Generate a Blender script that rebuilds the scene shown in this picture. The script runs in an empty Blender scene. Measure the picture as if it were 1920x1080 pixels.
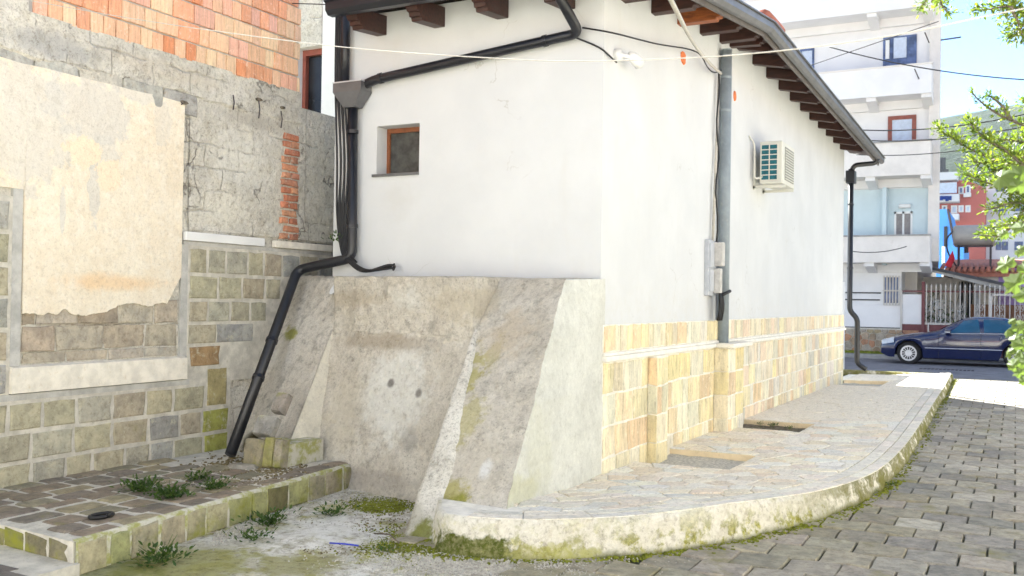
import bpy, bmesh, math, random
from mathutils import Vector, Matrix, noise
rnd = random.Random(7); leaf_rnd0 = random.Random(77)
U = rnd.uniform
# ------------------------------------------------------------------ camera
TH, PIT, RO, FPX, EYE = math.radians(27.7), math.radians(.69), math.radians(.85), 1800., 1.65
c0 = Vector((-math.sin(TH), math.cos(TH), 0)); r0 = Vector((math.cos(TH), math.sin(TH), 0)); up = Vector((0, 0, 1))
CF = c0*math.cos(PIT)+up*math.sin(PIT); u0 = -c0*math.sin(PIT)+up*math.cos(PIT)
CR = r0*math.cos(RO)+u0*math.sin(RO); CU = -r0*math.sin(RO)+u0*math.cos(RO)
EYEP = Vector((0, 0, EYE))
scene = bpy.context.scene
col = scene.collection
cd = bpy.data.cameras.new('camera'); cam = bpy.data.objects.new('camera', cd); col.objects.link(cam)
cam.matrix_world = Matrix(((CR.x, CU.x, -CF.x, 0), (CR.y, CU.y, -CF.y, 0), (CR.z, CU.z, -CF.z, EYE), (0, 0, 0, 1)))
cd.sensor_width = 36; cd.lens = 36*FPX/1920; cd.clip_start = .05; cd.clip_end = 6000
cd.dof.use_dof = True; cd.dof.focus_distance = 9.0; cd.dof.aperture_fstop = 4.0
scene.camera = cam
# ------------------------------------------------------------------ light
SUN_TRAVEL = Vector((.72, -.69, -.90)).normalized()
sun_to = -SUN_TRAVEL
SUN_EL = math.asin(sun_to.z); SUN_AZ = math.atan2(sun_to.x, sun_to.y)
FILL_CLOUD = (6.8, 3.6, 1.2)
world = bpy.data.worlds.new('World'); scene.world = world; world.use_nodes = True
wn = world.node_tree.nodes; wl = world.node_tree.links
bg = wn['Background']
sky = wn.new('ShaderNodeTexSky'); sky.sky_type = 'NISHITA'; sky.sun_disc = False
sky.sun_elevation = SUN_EL; sky.sun_rotation = SUN_AZ; sky.air_density = .5; sky.dust_density = 0.0; sky.ozone_density = 1.4; sky.altitude = 900
# low white cumulus along the horizon
tc = wn.new('ShaderNodeTexCoord'); sep = wn.new('ShaderNodeSeparateXYZ'); wl.new(tc.outputs['Generated'], sep.inputs[0])
wnz = wn.new('ShaderNodeTexNoise'); wnz.inputs['Scale'].default_value = 7; wnz.inputs['Detail'].default_value = 6
wmp = wn.new('ShaderNodeMapping'); wmp.inputs['Scale'].default_value = (1, 1, 2.6); wl.new(tc.outputs['Generated'], wmp.inputs[0]); wl.new(wmp.outputs[0], wnz.inputs['Vector'])
wm = wn.new('ShaderNodeMath'); wm.operation = 'MULTIPLY_ADD'; wl.new(wnz.outputs['Fac'], wm.inputs[0]); wm.inputs[1].default_value = .22; wl.new(sep.outputs['Z'], wm.inputs[2])
wm.operation = 'SUBTRACT'
wk = wn.new('ShaderNodeMath'); wk.operation = 'MULTIPLY'; wl.new(wnz.outputs['Fac'], wk.inputs[0]); wk.inputs[1].default_value = .318
wl.new(wk.outputs[0], wm.inputs[0]); wl.new(sep.outputs['Z'], wm.inputs[1])
wr = wn.new('ShaderNodeMapRange'); wl.new(wm.outputs[0], wr.inputs['Value']); wr.inputs['From Min'].default_value = -.012; wr.inputs['From Max'].default_value = .006
wmx = wn.new('ShaderNodeMix'); wmx.data_type = 'RGBA'; wl.new(wr.outputs[0], wmx.inputs[0]); wl.new(sky.outputs[0], wmx.inputs[6]); wmx.inputs[7].default_value = (3.2, 3.3, 3.6, 1)
cn = wn.new('ShaderNodeTexNoise'); cn.inputs['Scale'].default_value = 2.6; cn.inputs['Detail'].default_value = 7; cn.inputs['Roughness'].default_value = .55  # unseen clouds added overhead to brighten and whiten the light on the ground
cmp_ = wn.new('ShaderNodeMapping'); cmp_.inputs['Location'].default_value = FILL_CLOUD; cmp_.inputs['Scale'].default_value = (1, 1, 1.6); wl.new(tc.outputs['Generated'], cmp_.inputs[0]); wl.new(cmp_.outputs[0], cn.inputs['Vector'])
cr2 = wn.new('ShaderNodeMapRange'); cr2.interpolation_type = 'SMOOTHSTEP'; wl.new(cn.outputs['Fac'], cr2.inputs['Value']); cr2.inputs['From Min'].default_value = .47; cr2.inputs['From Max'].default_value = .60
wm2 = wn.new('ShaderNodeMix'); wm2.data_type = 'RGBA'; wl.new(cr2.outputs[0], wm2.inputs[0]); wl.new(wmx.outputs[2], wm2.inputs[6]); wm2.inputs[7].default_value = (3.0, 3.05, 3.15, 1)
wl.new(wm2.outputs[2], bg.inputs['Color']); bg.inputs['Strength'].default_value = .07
sd = bpy.data.lights.new('sun', 'SUN'); sd.energy = 5.0; sd.angle = math.radians(.53); sd.color = (1, .955, .89)
so = bpy.data.objects.new('sun', sd); col.objects.link(so); so.rotation_euler = SUN_TRAVEL.to_track_quat('-Z', 'Y').to_euler(); so.location = (-20, 20, 30)
vs = scene.view_settings
vs.view_transform = 'Standard'; vs.look = 'None'; vs.gamma = 1; vs.use_curve_mapping = False; vs.exposure = 2.78
scene.cycles.max_bounces = 8; scene.cycles.diffuse_bounces = 5; scene.cycles.transparent_max_bounces = 8
scene.cycles.use_denoising = True
try:
    vs.use_white_balance = True; vs.white_balance_temperature = 6300; vs.white_balance_tint = 4
except Exception: pass

# ------------------------------------------------------------------ geometry helpers
def ray(x, y): return CF+CR*((x-960)/FPX)+CU*((540-y)/FPX)
def onx(x, y, X): d = ray(x, y); return EYEP+d*(X/d.x)
def ony(x, y, Y): d = ray(x, y); return EYEP+d*(Y/d.y)
def onz(x, y, z): d = ray(x, y); return EYEP+d*((z-EYE)/d.z)

class MB:
    def __init__(s): s.v = []; s.f = []
    def add(s, vs, fs):
        b = len(s.v); s.v += [tuple(p) for p in vs]; s.f += [tuple(b+i for i in f) for f in fs]; return s
    def box(s, x0, x1, y0, y1, z0, z1):
        s.add([(x0,y0,z0),(x1,y0,z0),(x1,y1,z0),(x0,y1,z0),(x0,y0,z1),(x1,y0,z1),(x1,y1,z1),(x0,y1,z1)],
              [(0,3,2,1),(4,5,6,7),(0,1,5,4),(1,2,6,5),(2,3,7,6),(3,0,4,7)]); return s
    def obox(s, o, a, b, c):     # oriented box: origin corner + three edge vectors
        o, a, b, c = map(Vector, (o, a, b, c))
        s.add([o,o+a,o+a+b,o+b,o+c,o+a+c,o+a+b+c,o+b+c],[(0,3,2,1),(4,5,6,7),(0,1,5,4),(1,2,6,5),(2,3,7,6),(3,0,4,7)]); return s
    def bar(s, p, q, w, h=None):
        p, q = Vector(p), Vector(q); d = (q-p).normalized(); h = h or w
        a = d.cross(Vector((0,0,1)))
        a = Vector((1,0,0)) if a.length < 1e-3 else a.normalized()
        b = a.cross(d).normalized()
        return s.obox(p-a*w/2-b*h/2, q-p, a*w, b*h)
    def tube(s, pts, r, n=8, cap=True):
        pts = [Vector(p) for p in pts]; m = len(pts); b0 = len(s.v); last = None
        for i, p in enumerate(pts):
            d = (pts[min(i+1, m-1)]-pts[max(i-1, 0)])
            d = d.normalized() if d.length > 1e-9 else Vector((0,0,1))
            if last is None:
                a = d.orthogonal().normalized()
            else:
                a = (last-d*last.dot(d)); a = a.normalized() if a.length > 1e-6 else d.orthogonal().normalized()
            last = a; b = d.cross(a); rr = r[i] if isinstance(r, (list, tuple)) else r
            for k in range(n):
                t = 2*math.pi*k/n; s.v.append(tuple(p+a*math.cos(t)*rr+b*math.sin(t)*rr))
        for i in range(m-1):
            for k in range(n):
                k2 = (k+1) % n; s.f.append((b0+i*n+k, b0+i*n+k2, b0+(i+1)*n+k2, b0+(i+1)*n+k))
        if cap: s.f.append(tuple(b0+k for k in reversed(range(n)))); s.f.append(tuple(b0+(m-1)*n+k for k in range(n)))
        return s
    def prism(s, poly, off):     # polygon (list of 3d points) extruded by a vector
        n = len(poly); off = Vector(off); poly = [Vector(p) for p in poly]
        s.add(poly+[p+off for p in poly], [tuple(range(n)), tuple(range(2*n-1, n-1, -1))]+[(i, i+n, (i+1) % n+n, (i+1) % n) for i in range(n)]); return s
    def grid(s, P):              # P[i][j] points
        n, m = len(P), len(P[0]); b = len(s.v)
        for r in P: s.v += [tuple(p) for p in r]
        s.f += [(b+i*m+j, b+(i+1)*m+j, b+(i+1)*m+j+1, b+i*m+j+1) for i in range(n-1) for j in range(m-1)]; return s
    def mesh(s, name, m=None, smooth=False):
        me = bpy.data.meshes.new(name); me.from_pydata(s.v, [], s.f)
        bm = bmesh.new(); bm.from_mesh(me); bmesh.ops.recalc_face_normals(bm, faces=bm.faces[:]); bm.to_mesh(me); bm.free()
        if m: me.materials.append(m)
        if smooth:
            me.polygons.foreach_set('use_smooth', [True]*len(me.polygons))
        me.update(); return me
    def build(s, name, m, parent=None, smooth=False, bevel=0, **props):
        o = bpy.data.objects.new(name, s.mesh(name, m, smooth)); link(o, parent)
        if bevel:
            b = o.modifiers.new('bevel', 'BEVEL'); b.width = bevel; b.segments = 2; b.limit_method = 'ANGLE'; b.angle_limit = math.radians(40)
        for k, v in props.items(): o[k] = v
        return o
def link(o, parent=None):
    col.objects.link(o)
    if parent is not None:
        o.parent = parent; b = root_inv.get(parent.name)
        if b is None:
            m = parent.matrix_basis.copy(); p = parent.parent
            while p is not None: m = p.matrix_basis @ m if False else m; p = p.parent
            b = root_inv.setdefault(parent.name, m.inverted())
        o.matrix_parent_inverse = b
root_inv = {}
def thing(name, loc, label, cat, group=None, kind=None):
    o = bpy.data.objects.new(name, None); o.empty_display_size = .2; o.location = loc; col.objects.link(o)
    if label: o['label'] = label
    if cat: o['category'] = cat
    if group: o['group'] = group
    if kind: o['kind'] = kind
    return o
def tag(o, label, cat=None, group=None, kind=None):
    o['label'] = label
    if cat: o['category'] = cat
    if group: o['group'] = group
    if kind: o['kind'] = kind
    return o

# ------------------------------------------------------------------ material helper
class N:
    def __init__(s, name):
        s.m = bpy.data.materials.new(name); s.m.use_nodes = True; s.t = s.m.node_tree; s.n = s.t.nodes; s.l = s.t.links
        s.b = s.n['Principled BSDF']; s.pos = s.n.new('ShaderNodeNewGeometry').outputs['Position']
    def lk(s, a, b): s.l.new(a, b)
    def setin(s, sock, v):
        if hasattr(v, 'links') or isinstance(v, bpy.types.NodeSocket): s.l.new(v, sock)
        elif isinstance(v, (tuple, list)) and len(v) == 3 and sock.type == 'RGBA': sock.default_value = (*v, 1)
        else: sock.default_value = v
    def noise(s, scale, detail=5, rough=.6, vec=None, sc3=None, dist=0):
        n = s.n.new('ShaderNodeTexNoise'); n.inputs['Scale'].default_value = scale; n.inputs['Detail'].default_value = detail; n.inputs['Roughness'].default_value = rough; n.inputs['Distortion'].default_value = dist
        v = vec or s.pos
        if sc3: mp = s.n.new('ShaderNodeMapping'); mp.inputs['Scale'].default_value = sc3; s.lk(v, mp.inputs[0]); v = mp.outputs[0]
        s.lk(v, n.inputs['Vector']); return n.outputs['Fac']
    def vor(s, scale, feature='F1'):
        n = s.n.new('ShaderNodeTexVoronoi'); n.feature = feature; n.inputs['Scale'].default_value = scale; s.lk(s.pos, n.inputs['Vector']); return n.outputs['Distance']
    def rng(s, v, a, b, c=0, d=1, smooth=True):
        n = s.n.new('ShaderNodeMapRange'); n.interpolation_type = 'SMOOTHSTEP' if smooth else 'LINEAR'
        for i, x in zip(('From Min', 'From Max', 'To Min', 'To Max'), (a, b, c, d)): s.setin(n.inputs[i], x)
        s.setin(n.inputs['Value'], v); return n.outputs[0]
    def math(s, op, a, b=0.):
        n = s.n.new('ShaderNodeMath'); n.operation = op; s.setin(n.inputs[0], a); s.setin(n.inputs[1], b); return n.outputs[0]
    def mix(s, f, a, b, mode='MIX'):
        n = s.n.new('ShaderNodeMix'); n.data_type = 'RGBA'; n.blend_type = mode; s.setin(n.inputs[0], f); s.setin(n.inputs[6], a); s.setin(n.inputs[7], b); return n.outputs[2]
    def blob(s, c, r, soft=.4, wob=.12, nscale=7):
        v = s.n.new('ShaderNodeVectorMath'); v.operation = 'DISTANCE'
        if not hasattr(r, '__len__'): r = (r, r, r)
        mp = s.n.new('ShaderNodeMapping'); mp.vector_type = 'POINT'; mp.inputs['Scale'].default_value = tuple(1/x for x in r); mp.inputs['Location'].default_value = tuple(-ci/x for ci, x in zip(c, r))
        s.lk(s.pos, mp.inputs[0]); s.lk(mp.outputs[0], v.inputs[0]); v.inputs[1].default_value = (0, 0, 0)
        if not hasattr(s, '_bn'): s._bn = {}
        if nscale not in s._bn: s._bn[nscale] = s.noise(nscale, 6, .65)
        d = s.math('ADD', v.outputs['Value'], s.math('MULTIPLY', s.math('SUBTRACT', s._bn[nscale], .5), wob*12))
        return s.rng(d, 1, 1-soft, 0, 1)
    def grit(s, cc, dark=.45, light=.25, scale=22, sc3=None):
        a = s.noise(scale, 9, .78, sc3=sc3); g2 = s.noise(scale*.37, 9, .78, sc3=sc3, dist=.6)
        cc = s.mix(s.rng(a, .535, .60, 0, dark), cc, s.mix(1, cc, (.50, .47, .43), 'MULTIPLY'))
        cc = s.mix(s.rng(g2, .54, .60, 0, dark*.8), cc, s.mix(1, cc, (.66, .62, .56), 'MULTIPLY'))
        return s.mix(s.rng(a, .40, .46, light, 0), cc, s.mix(1, cc, (1.25, 1.24, 1.2), 'MULTIPLY'))
    def z(s):
        n = s.n.new('ShaderNodeSeparateXYZ'); s.lk(s.pos, n.inputs[0]); return n.outputs
    def out(s, color, rough=.85, bump=None, bs=.4, bd=.01, spec=.3, **kw):
        s.setin(s.b.inputs['Base Color'], color); s.setin(s.b.inputs['Roughness'], rough); s.b.inputs['Specular IOR Level'].default_value = spec
        if bump is not None:
            b = s.n.new('ShaderNodeBump'); b.inputs['Strength'].default_value = bs; b.inputs['Distance'].default_value = bd; s.lk(bump, b.inputs['Height']); s.lk(b.outputs[0], s.b.inputs['Normal'])
        for k, v in kw.items(): s.setin(s.b.inputs[k.replace('_', ' ')], v)
        return s.m
def simple(name, c, rough=.6, var=.15, scale=6, bump=.0, bscale=60, spec=.4, dirt=None, **kw):
    n = N(name); d = tuple(x*(1-var) for x in c); l = tuple(min(1, x*(1+var*.6)) for x in c)
    cc = n.mix(n.rng(n.noise(scale), .3, .7), d, l)
    if dirt: cc = n.mix(n.rng(n.noise(scale*2.3, 8, .7), .55, .75, 0, .7), cc, dirt)
    return n.out(cc, rough, n.noise(bscale, 4) if bump else None, bump, .01, spec, **kw)
def objcol(n):
    i = n.n.new('ShaderNodeObjectInfo'); return i.outputs['Color'], i.outputs['Random']

# ---- stone piece material : colour comes from the object's own colour
def piece_mat(name, rough=.75, streak=None, var=.25, moss=None, grime=None, bs=.5, glaze=.3, dust=None):
    n = N(name); c, r = objcol(n)
    s3 = streak or (1, 1, 1)
    a = n.noise(9, 7, .65, sc3=s3); b = n.noise(45, 6, .7)
    cc = n.mix(n.rng(a, .3, .72), n.mix(1, c, (1-var,)*3, 'MULTIPLY'), n.mix(1, c, (1+var*.6, 1+var*.5, 1+var*.3), 'MULTIPLY'))
    cc = n.mix(n.rng(b, .35, .8, 0, .35), cc, n.mix(1, cc, (.55, .52, .5), 'MULTIPLY'))
    cc = n.grit(cc, .5, .3, 26, streak)
    if dust: cc = n.mix(n.rng(n.noise(14, 9, .78), .54, .64, 0, .8), cc, dust)
    if grime: cc = n.mix(n.rng(n.noise(3.1, 7, .7), .5, .72, 0, .8), cc, grime)
    if moss:
        mc, lo, hi = moss[:3]; f = n.rng(n.noise(2.2, 7, .7), lo, hi)
        if len(moss) > 3: f = n.math('MULTIPLY', f, n.rng(n.z()[2], moss[3], moss[4], 1, 0))
        cc = n.mix(f, cc, mc)
    return n.out(cc, rough, n.math('ADD', n.math('MULTIPLY', a, .6), n.math('MULTIPLY', b, .5)), bs, .012, glaze)

M = {}
# -- walls
n = N('white_render'); g = n.noise(1.3, 6, .6); st = n.noise(5, 6, .6, sc3=(1, 1, .18))
cc = n.mix(n.rng(g, .3, .75), (.62, .63, .64), (.68, .688, .695)); cc = n.mix(n.rng(st, .54, .74, 0, .22), cc, (.60, .585, .55)); cc = n.mix(n.rng(n.noise(.8, 7, .7), .5, .7, 0, .25), cc, (.62, .62, .61))
cc = n.mix(n.rng(n.z()[2], 1.45, 2.1, .25, 0), cc, n.mix(n.rng(n.noise(12, 6), .4, .65), cc, (.60, .585, .53)))
hv = n.n.new('ShaderNodeTexVoronoi'); hv.feature = 'DISTANCE_TO_EDGE'; hv.inputs['Scale'].default_value = .9; ha = n.n.new('ShaderNodeVectorMath'); ha.operation = 'ADD'; hn = n.n.new('ShaderNodeTexNoise'); hn.inputs['Scale'].default_value = 3; hn.inputs['Detail'].default_value = 8; n.lk(n.pos, hn.inputs['Vector']); hs = n.n.new('ShaderNodeVectorMath'); hs.operation = 'SCALE'; hs.inputs['Scale'].default_value = .6; n.lk(hn.outputs['Color'], hs.inputs[0]); n.lk(n.pos, ha.inputs[0]); n.lk(hs.outputs[0], ha.inputs[1]); n.lk(ha.outputs[0], hv.inputs['Vector'])
cc = n.mix(n.math('MULTIPLY', n.rng(hv.outputs['Distance'], .001, .006, .5, 0), n.rng(n.noise(1.1, 4), .55, .62)), cc, (.42, .41, .38))
cc = n.mix(n.math('MULTIPLY', n.blob((-5.35, 7.75, 2.62), (.30, .3, .30), .9, .1, 9), .25), cc, (.50, .48, .43))
M['render'] = n.out(cc, .9, n.math('ADD', n.noise(160, 4), n.math('MULTIPLY', n.noise(14, 5), .8)), .22, .006, .2)
M['white'] = simple('white_paint', (.78, .78, .77), .7, .06, 2, .1, 40)
M['grout'] = simple('pale_grout', (.86, .82, .73), .95, .16, 9, .8, 40, .2, dirt=(.66, .60, .46))
M['ledge'] = simple('pale_ledge', (.82, .79, .72), .85, .10, 8, .3, 50, .2)
M['plinth_stone'] = piece_mat('golden_slate', .8, (1, 1, .22), .22, bs=.55, dust=(.84, .76, .60))
M['flag'] = piece_mat('pale_flagstone', .85, (1.6, .6, 1), .08, bs=.6, dust=(.88, .82, .72))
M['border'] = piece_mat('border_stone', .8, None, .14, bs=.4, dust=(.84, .79, .71))
n = N('weathered_concrete'); a = n.noise(1.6, 8, .68); b = n.noise(7, 8, .7); c_ = n.noise(55, 5, .7)
cc = n.mix(n.rng(a, .33, .68), (.54, .515, .455), (.76, .73, .655)); cc = n.mix(n.rng(b, .42, .68, 0, .75), cc, (.68, .645, .55))
cc = n.mix(n.rng(b, .30, .44, .6, 0), cc, (.72, .70, .66)); cc = n.mix(n.rng(c_, .48, .72, 0, .55), cc, (.26, .235, .2))
W_ = -6.6
for cpt, r, colr, amt in [((W_, 6.95, 2.95), (.3, .55, .35), (.74, .72, .65), .75), ((W_, 6.7, 2.45), (.3, .4, .2), (.72, .69, .6), .7), ((W_, 7.2, 3.35), (.3, .7, .1), (.42, .39, .34), .6),
                          ((W_, 6.0, 3.6), (.3, .9, .12), (.62, .56, .46), .6), ((W_, 4.9, 3.55), (.3, .6, .14), (.42, .415, .40), .7), ((W_, 5.3, 1.35), (.3, .6, .2), (.33, .27, .20), .7), ((W_, 8.1, 2.8), (.3, .3, .8), (.64, .62, .54), .8)]:
    cc = n.mix(n.math('MULTIPLY', n.blob(cpt, r, .6, .1), amt), cc, colr)
vd = n.n.new('ShaderNodeTexVoronoi'); vd.feature = 'DISTANCE_TO_EDGE'; vd.inputs['Scale'].default_value = 1.7
va = n.n.new('ShaderNodeVectorMath'); va.operation = 'ADD'; nd = n.n.new('ShaderNodeTexNoise'); nd.inputs['Scale'].default_value = 5; nd.inputs['Detail'].default_value = 8; n.lk(n.pos, nd.inputs['Vector'])
vsc = n.n.new('ShaderNodeVectorMath'); vsc.operation = 'SCALE'; vsc.inputs['Scale'].default_value = .35; n.lk(nd.outputs['Color'], vsc.inputs[0]); n.lk(n.pos, va.inputs[0]); n.lk(vsc.outputs[0], va.inputs[1]); n.lk(va.outputs[0], vd.inputs['Vector'])
ck = n.math('MULTIPLY', n.rng(vd.outputs['Distance'], .004, .018, 1, 0), n.rng(n.noise(2.3, 4), .53, .60))
sx = n.z(); cmb = n.n.new('ShaderNodeCombineXYZ'); n.lk(sx[1], cmb.inputs[0]); n.lk(sx[2], cmb.inputs[1]); bk = n.n.new('ShaderNodeTexBrick'); bk.inputs['Scale'].default_value = 1; bk.inputs['Brick Width'].default_value = .42; bk.inputs['Row Height'].default_value = .205; bk.inputs['Mortar Size'].default_value = .014; bk.inputs['Mortar Smooth'].default_value = 1.0
vb = n.n.new('ShaderNodeVectorMath'); vb.operation = 'ADD'; vs2 = n.n.new('ShaderNodeVectorMath'); vs2.operation = 'SCALE'; vs2.inputs['Scale'].default_value = .09; n.lk(nd.outputs['Color'], vs2.inputs[0]); n.lk(cmb.outputs[0], vb.inputs[0]); n.lk(vs2.outputs[0], vb.inputs[1]); n.lk(vb.outputs[0], bk.inputs['Vector'])
bl = n.math('MULTIPLY', bk.outputs['Fac'], n.rng(n.noise(1.9, 5), .44, .56)); cc = n.mix(n.math('MULTIPLY', bl, .32), cc, (.34, .31, .27)); cc = n.mix(n.math('MULTIPLY', ck, .6), cc, (.16, .14, .12))
b = n.math('SUBTRACT', b, n.math('ADD', n.math('MULTIPLY', ck, .8), n.math('MULTIPLY', bl, .5)))
cc = n.grit(cc, .6, .4)
M['old_concrete'] = n.out(cc, .93, n.math('ADD', n.math('MULTIPLY', b, 1.2), n.math('MULTIPLY', c_, .5)), .8, .03, .2)
# peach plaster with worn grey skim
n = N('peach_plaster'); a = n.noise(2.2, 7, .65); b = n.noise(12, 8, .7); c_ = n.noise(70, 4, .7)
cc = n.mix(n.rng(a, .35, .7), (.80, .70, .55), (.86, .785, .65)); cc = n.mix(n.rng(b, .48, .62, 0, .5), cc, (.87, .81, .70))
cc = n.mix(n.rng(n.vor(38), .0, .12, .7, 0), cc, (.42, .36, .3))
for px_, py_, ry, rz, am in [(165, 205, .42, .30, .7), (30, 230, .5, .50, .6), (250, 170, .25, .12, .5), (172, 345, .06, .34, .75), (112, 395, .025, .22, .7), (185, 290, .22, .16, .6), (300, 230, .1, .2, .35)]:
    p = onx(px_, py_, W_); cc = n.mix(n.math('MULTIPLY', n.blob(p, (.3, ry, rz), .14, .16, 5), am), cc, (.66, .63, .575))
for px_, py_, ry, rz in [(150, 285, .18, .12), (200, 330, .14, .12)]:
    p = onx(px_, py_, W_); cc = n.mix(n.blob(p, (.3, ry, rz), .1, .2, 9), cc, (.86, .72, .55))
p = onx(200, 530, W_); cc = n.mix(n.math('MULTIPLY', n.blob(p, (.3, .75, .10), .8, .12, 5), .6), cc, (.82, .56, .30))
cc = n.grit(cc, .28, .3, 30)
M['peach'] = n.out(cc, .9, n.math('ADD', n.math('MULTIPLY', b, 1.), n.math('MULTIPLY', c_, .5)), .6, .02, .2)
# buttress
def conc(name, A, B, extra=(), bs=.7, sp=1.):
    n = N(name); a = n.noise(1.9, 8, .66, dist=.4); b = n.noise(8, 9, .72); c_ = n.noise(60, 6, .75); f = n.noise(230, 3, .6)
    cc = n.mix(n.rng(a, .32, .68), A, B); cc = n.mix(n.rng(b, .5, .66, 0, .85*sp), cc, tuple(x*.55 for x in A)); cc = n.mix(n.rng(b, .28, .43, .55, 0), cc, tuple(min(1, x*1.18) for x in B))
    cc = n.mix(n.rng(c_, .5, .66, 0, .65*sp), cc, tuple(x*.42 for x in A))
    pk = n.rng(n.vor(26), .10, .22, .75*sp, 0); pk = n.math('MULTIPLY', pk, n.rng(n.noise(4, 4), .5, .6)); cc = n.mix(pk, cc, tuple(x*.35 for x in A)); b = n.math('SUBTRACT', b, n.math('MULTIPLY', pk, .5))
    for cpt, r, colr, amt, wob in extra: cc = n.mix(n.math('MULTIPLY', n.blob(cpt, r, .55, wob), amt), cc, colr)
    cc = n.grit(cc, .55*max(.35, sp), .35)
    return n.out(cc, .93, n.math('ADD', n.math('ADD', n.math('MULTIPLY', b, 1.3), n.math('MULTIPLY', c_, .9)), n.math('MULTIPLY', f, .35)), bs, .045, .2)
MOSS = (.17, .18, .025); LICH = (.42, .38, .13); MOSSD = (.09, .11, .02)
BY = 7.0
ex = []
for x, y, Y, r, colr, am, wob in [
    (745, 740, 6.9, (.50, .6, .55), (.80, .79, .74), .8, .14), (700, 640, 7.0, (.7, .5, .10), (.42, .355, .27), .7, .12), (640, 560, 7.1, (.6, .5, .12), (.50, .43, .33), .6, .14),
    (760, 560, 7.0, (.22, .5, .13), (.76, .74, .68), .7, .14), (880, 570, 7.0, (.4, .5, .2), (.58, .52, .41), .7, .12), (640, 780, 6.9, (.3, .6, .5), (.64, .59, .49), .7, .14),
    (860, 700, 6.4, (.16, .6, .30), LICH, .8, .2), (905, 660, 6.5, (.12, .6, .2), LICH, .6, .2), (930, 620, 6.6, (.3, .6, .3), (.58, .49, .37), .6, .14), (900, 880, 6.0, (.25, .5, .35), (.60, .55, .46), .5, .14),
    (540, 625, 7.3, (.13, .4, .09), (.33, .32, .08), .95, .2), (505, 660, 7.3, (.3, .6, .25), (.70, .67, .61), .7, .14), (850, 930, 5.9, (.25, .4, .14), LICH, .85, .2), (870, 780, 6.2, (.16, .6, .25), LICH, .6, .22),
    (845, 975, 5.6, (.22, .5, .17), (.28, .28, .05), 1., .16), (805, 1000, 5.6, (.14, .4, .10), MOSS, 1., .16), (830, 990, 5.6, (.16, .4, .12), MOSS, .9, .2), (820, 960, 5.7, (.05, .3, .12), MOSS, .9, .2), (468, 832, 6.7, (.20, .4, .14), (.07, .06, .03), 1., .08),  # near-black blob paints the shade of the wet recess at the foot
    (733, 718, 6.9, (.055, .3, .05), (.22, .2, .18), .9, .06), (799, 735, 6.9, (.05, .3, .055), (.22, .2, .18), .9, .06), (915, 880, 6.0, (.07, .3, .09), (.76, .75, .73), .9, .12),
    (700, 900, 6.6, (.7, .5, .10), (.46, .42, .37), .7, .14), (770, 830, 6.7, (.12, .5, .16), (.40, .38, .34), .6, .16)]:
    ex.append((ony(x, y, Y), r, colr, am, wob))
M['buttress'] = conc('buttress_render', (.59, .545, .465), (.74, .695, .615), ex, .6, .7)
M['butt_side'] = conc('smooth_buttress_side', (.60, .60, .55), (.70, .70, .645), [((-3.1, 6.4, .5), (.3, .3, .5), (.56, .56, .46), .5, .12), ((-3.1, 6.0, .3), (.3, .5, .15), (.52, .51, .34), .6, .14)], .3, .25)
M['butt_rib'] = conc('pale_buttress_rib', (.62, .59, .52), (.74, .71, .64), [((-3.75, 5.6, .1), (.2, .2, .2), (.40, .38, .30), .6, .14), (ony(800, 1000, 5.6), (.10, .3, .12), MOSS, .9, .2)], .4)
M['butt_fin'] = conc('cream_buttress_fin', (.70, .655, .55), (.80, .755, .65), [], .35, .3)
# yard
n = N('yard_concrete'); a = n.noise(1.5, 8, .68, dist=.5); b = n.noise(7, 9, .72); c_ = n.noise(70, 5, .75)
cc = n.mix(n.rng(a, .35, .65), (.62, .60, .53), (.84, .82, .77)); cc = n.mix(n.rng(b, .46, .64, 0, .8), cc, (.36, .33, .22))
cc = n.mix(n.rng(n.noise(2.7, 7, .7), .49, .60, 0, .8), cc, (.40, .38, .13)); cc = n.mix(n.rng(c_, .55, .72, 0, .7), cc, (.2, .18, .14)); cc = n.mix(n.math('MULTIPLY', n.rng(n.vor(11), .06, .16, .8, 0), n.rng(n.noise(3.4, 4), .5, .58)), cc, (.16, .13, .08))
for q, r, colr, am, wob in [((715, 947), .28, MOSS, 1., .08), ((350, 1060), .55, (.30, .29, .09), .85, .14), ((200, 1075), .4, MOSS, .7, .16), ((560, 1060), .35, (.33, .31, .12), .8, .14), ((730, 1030), .10, MOSS, .7, .2), ((620, 990), .5, (.76, .75, .71), .75, .12), ((700, 1000), .3, (.74, .73, .70), .6, .12)]:
    cc = n.mix(n.math('MULTIPLY', n.blob(onz(*q, .01), r, .5, wob), am), cc, colr)
cc = n.grit(cc, .7, .4, 18)
M['yard'] = n.out(cc, .9, n.math('ADD', b, n.math('MULTIPLY', c_, .7)), .8, .02, .25)
M['joint_soil'] = simple('mossy_joint_soil', (.14, .135, .085), .95, .4, 9, .9, 90, .1, dirt=(.07, .09, .02))
M['paver'] = piece_mat('grey_paver', .82, None, .28, moss=((.22, .20, .08), .54, .74), bs=.3, glaze=.35)
M['moss'] = simple('bright_moss', (.22, .24, .035), .95, .55, 30, 1., 120, .1, dirt=(.07, .06, .03))
M['soil'] = simple('dry_rubble_soil', (.20, .17, .13), .95, .5, 20, 1., 90, .1)
M['litter'] = simple('wet_brown_litter', (.20, .16, .08), .8, .6, 40, .6, 80, .3, dirt=(.14, .15, .03))
M['gravel'] = simple('pale_gravel', (.55, .52, .46), .9, .4, 40, .6, 120, .2)
M['wallstone'] = piece_mat('mossy_slate_block', .72, (1, .8, .8), .26, moss=((.26, .25, .05), .60, .78, 0.2, .75), bs=.45, dust=(.52, .48, .36))
M['stepstone'] = piece_mat('wet_step_stone', .6, None, .3, moss=((.2, .2, .04), .60, .74), bs=.6, glaze=.4)
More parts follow.
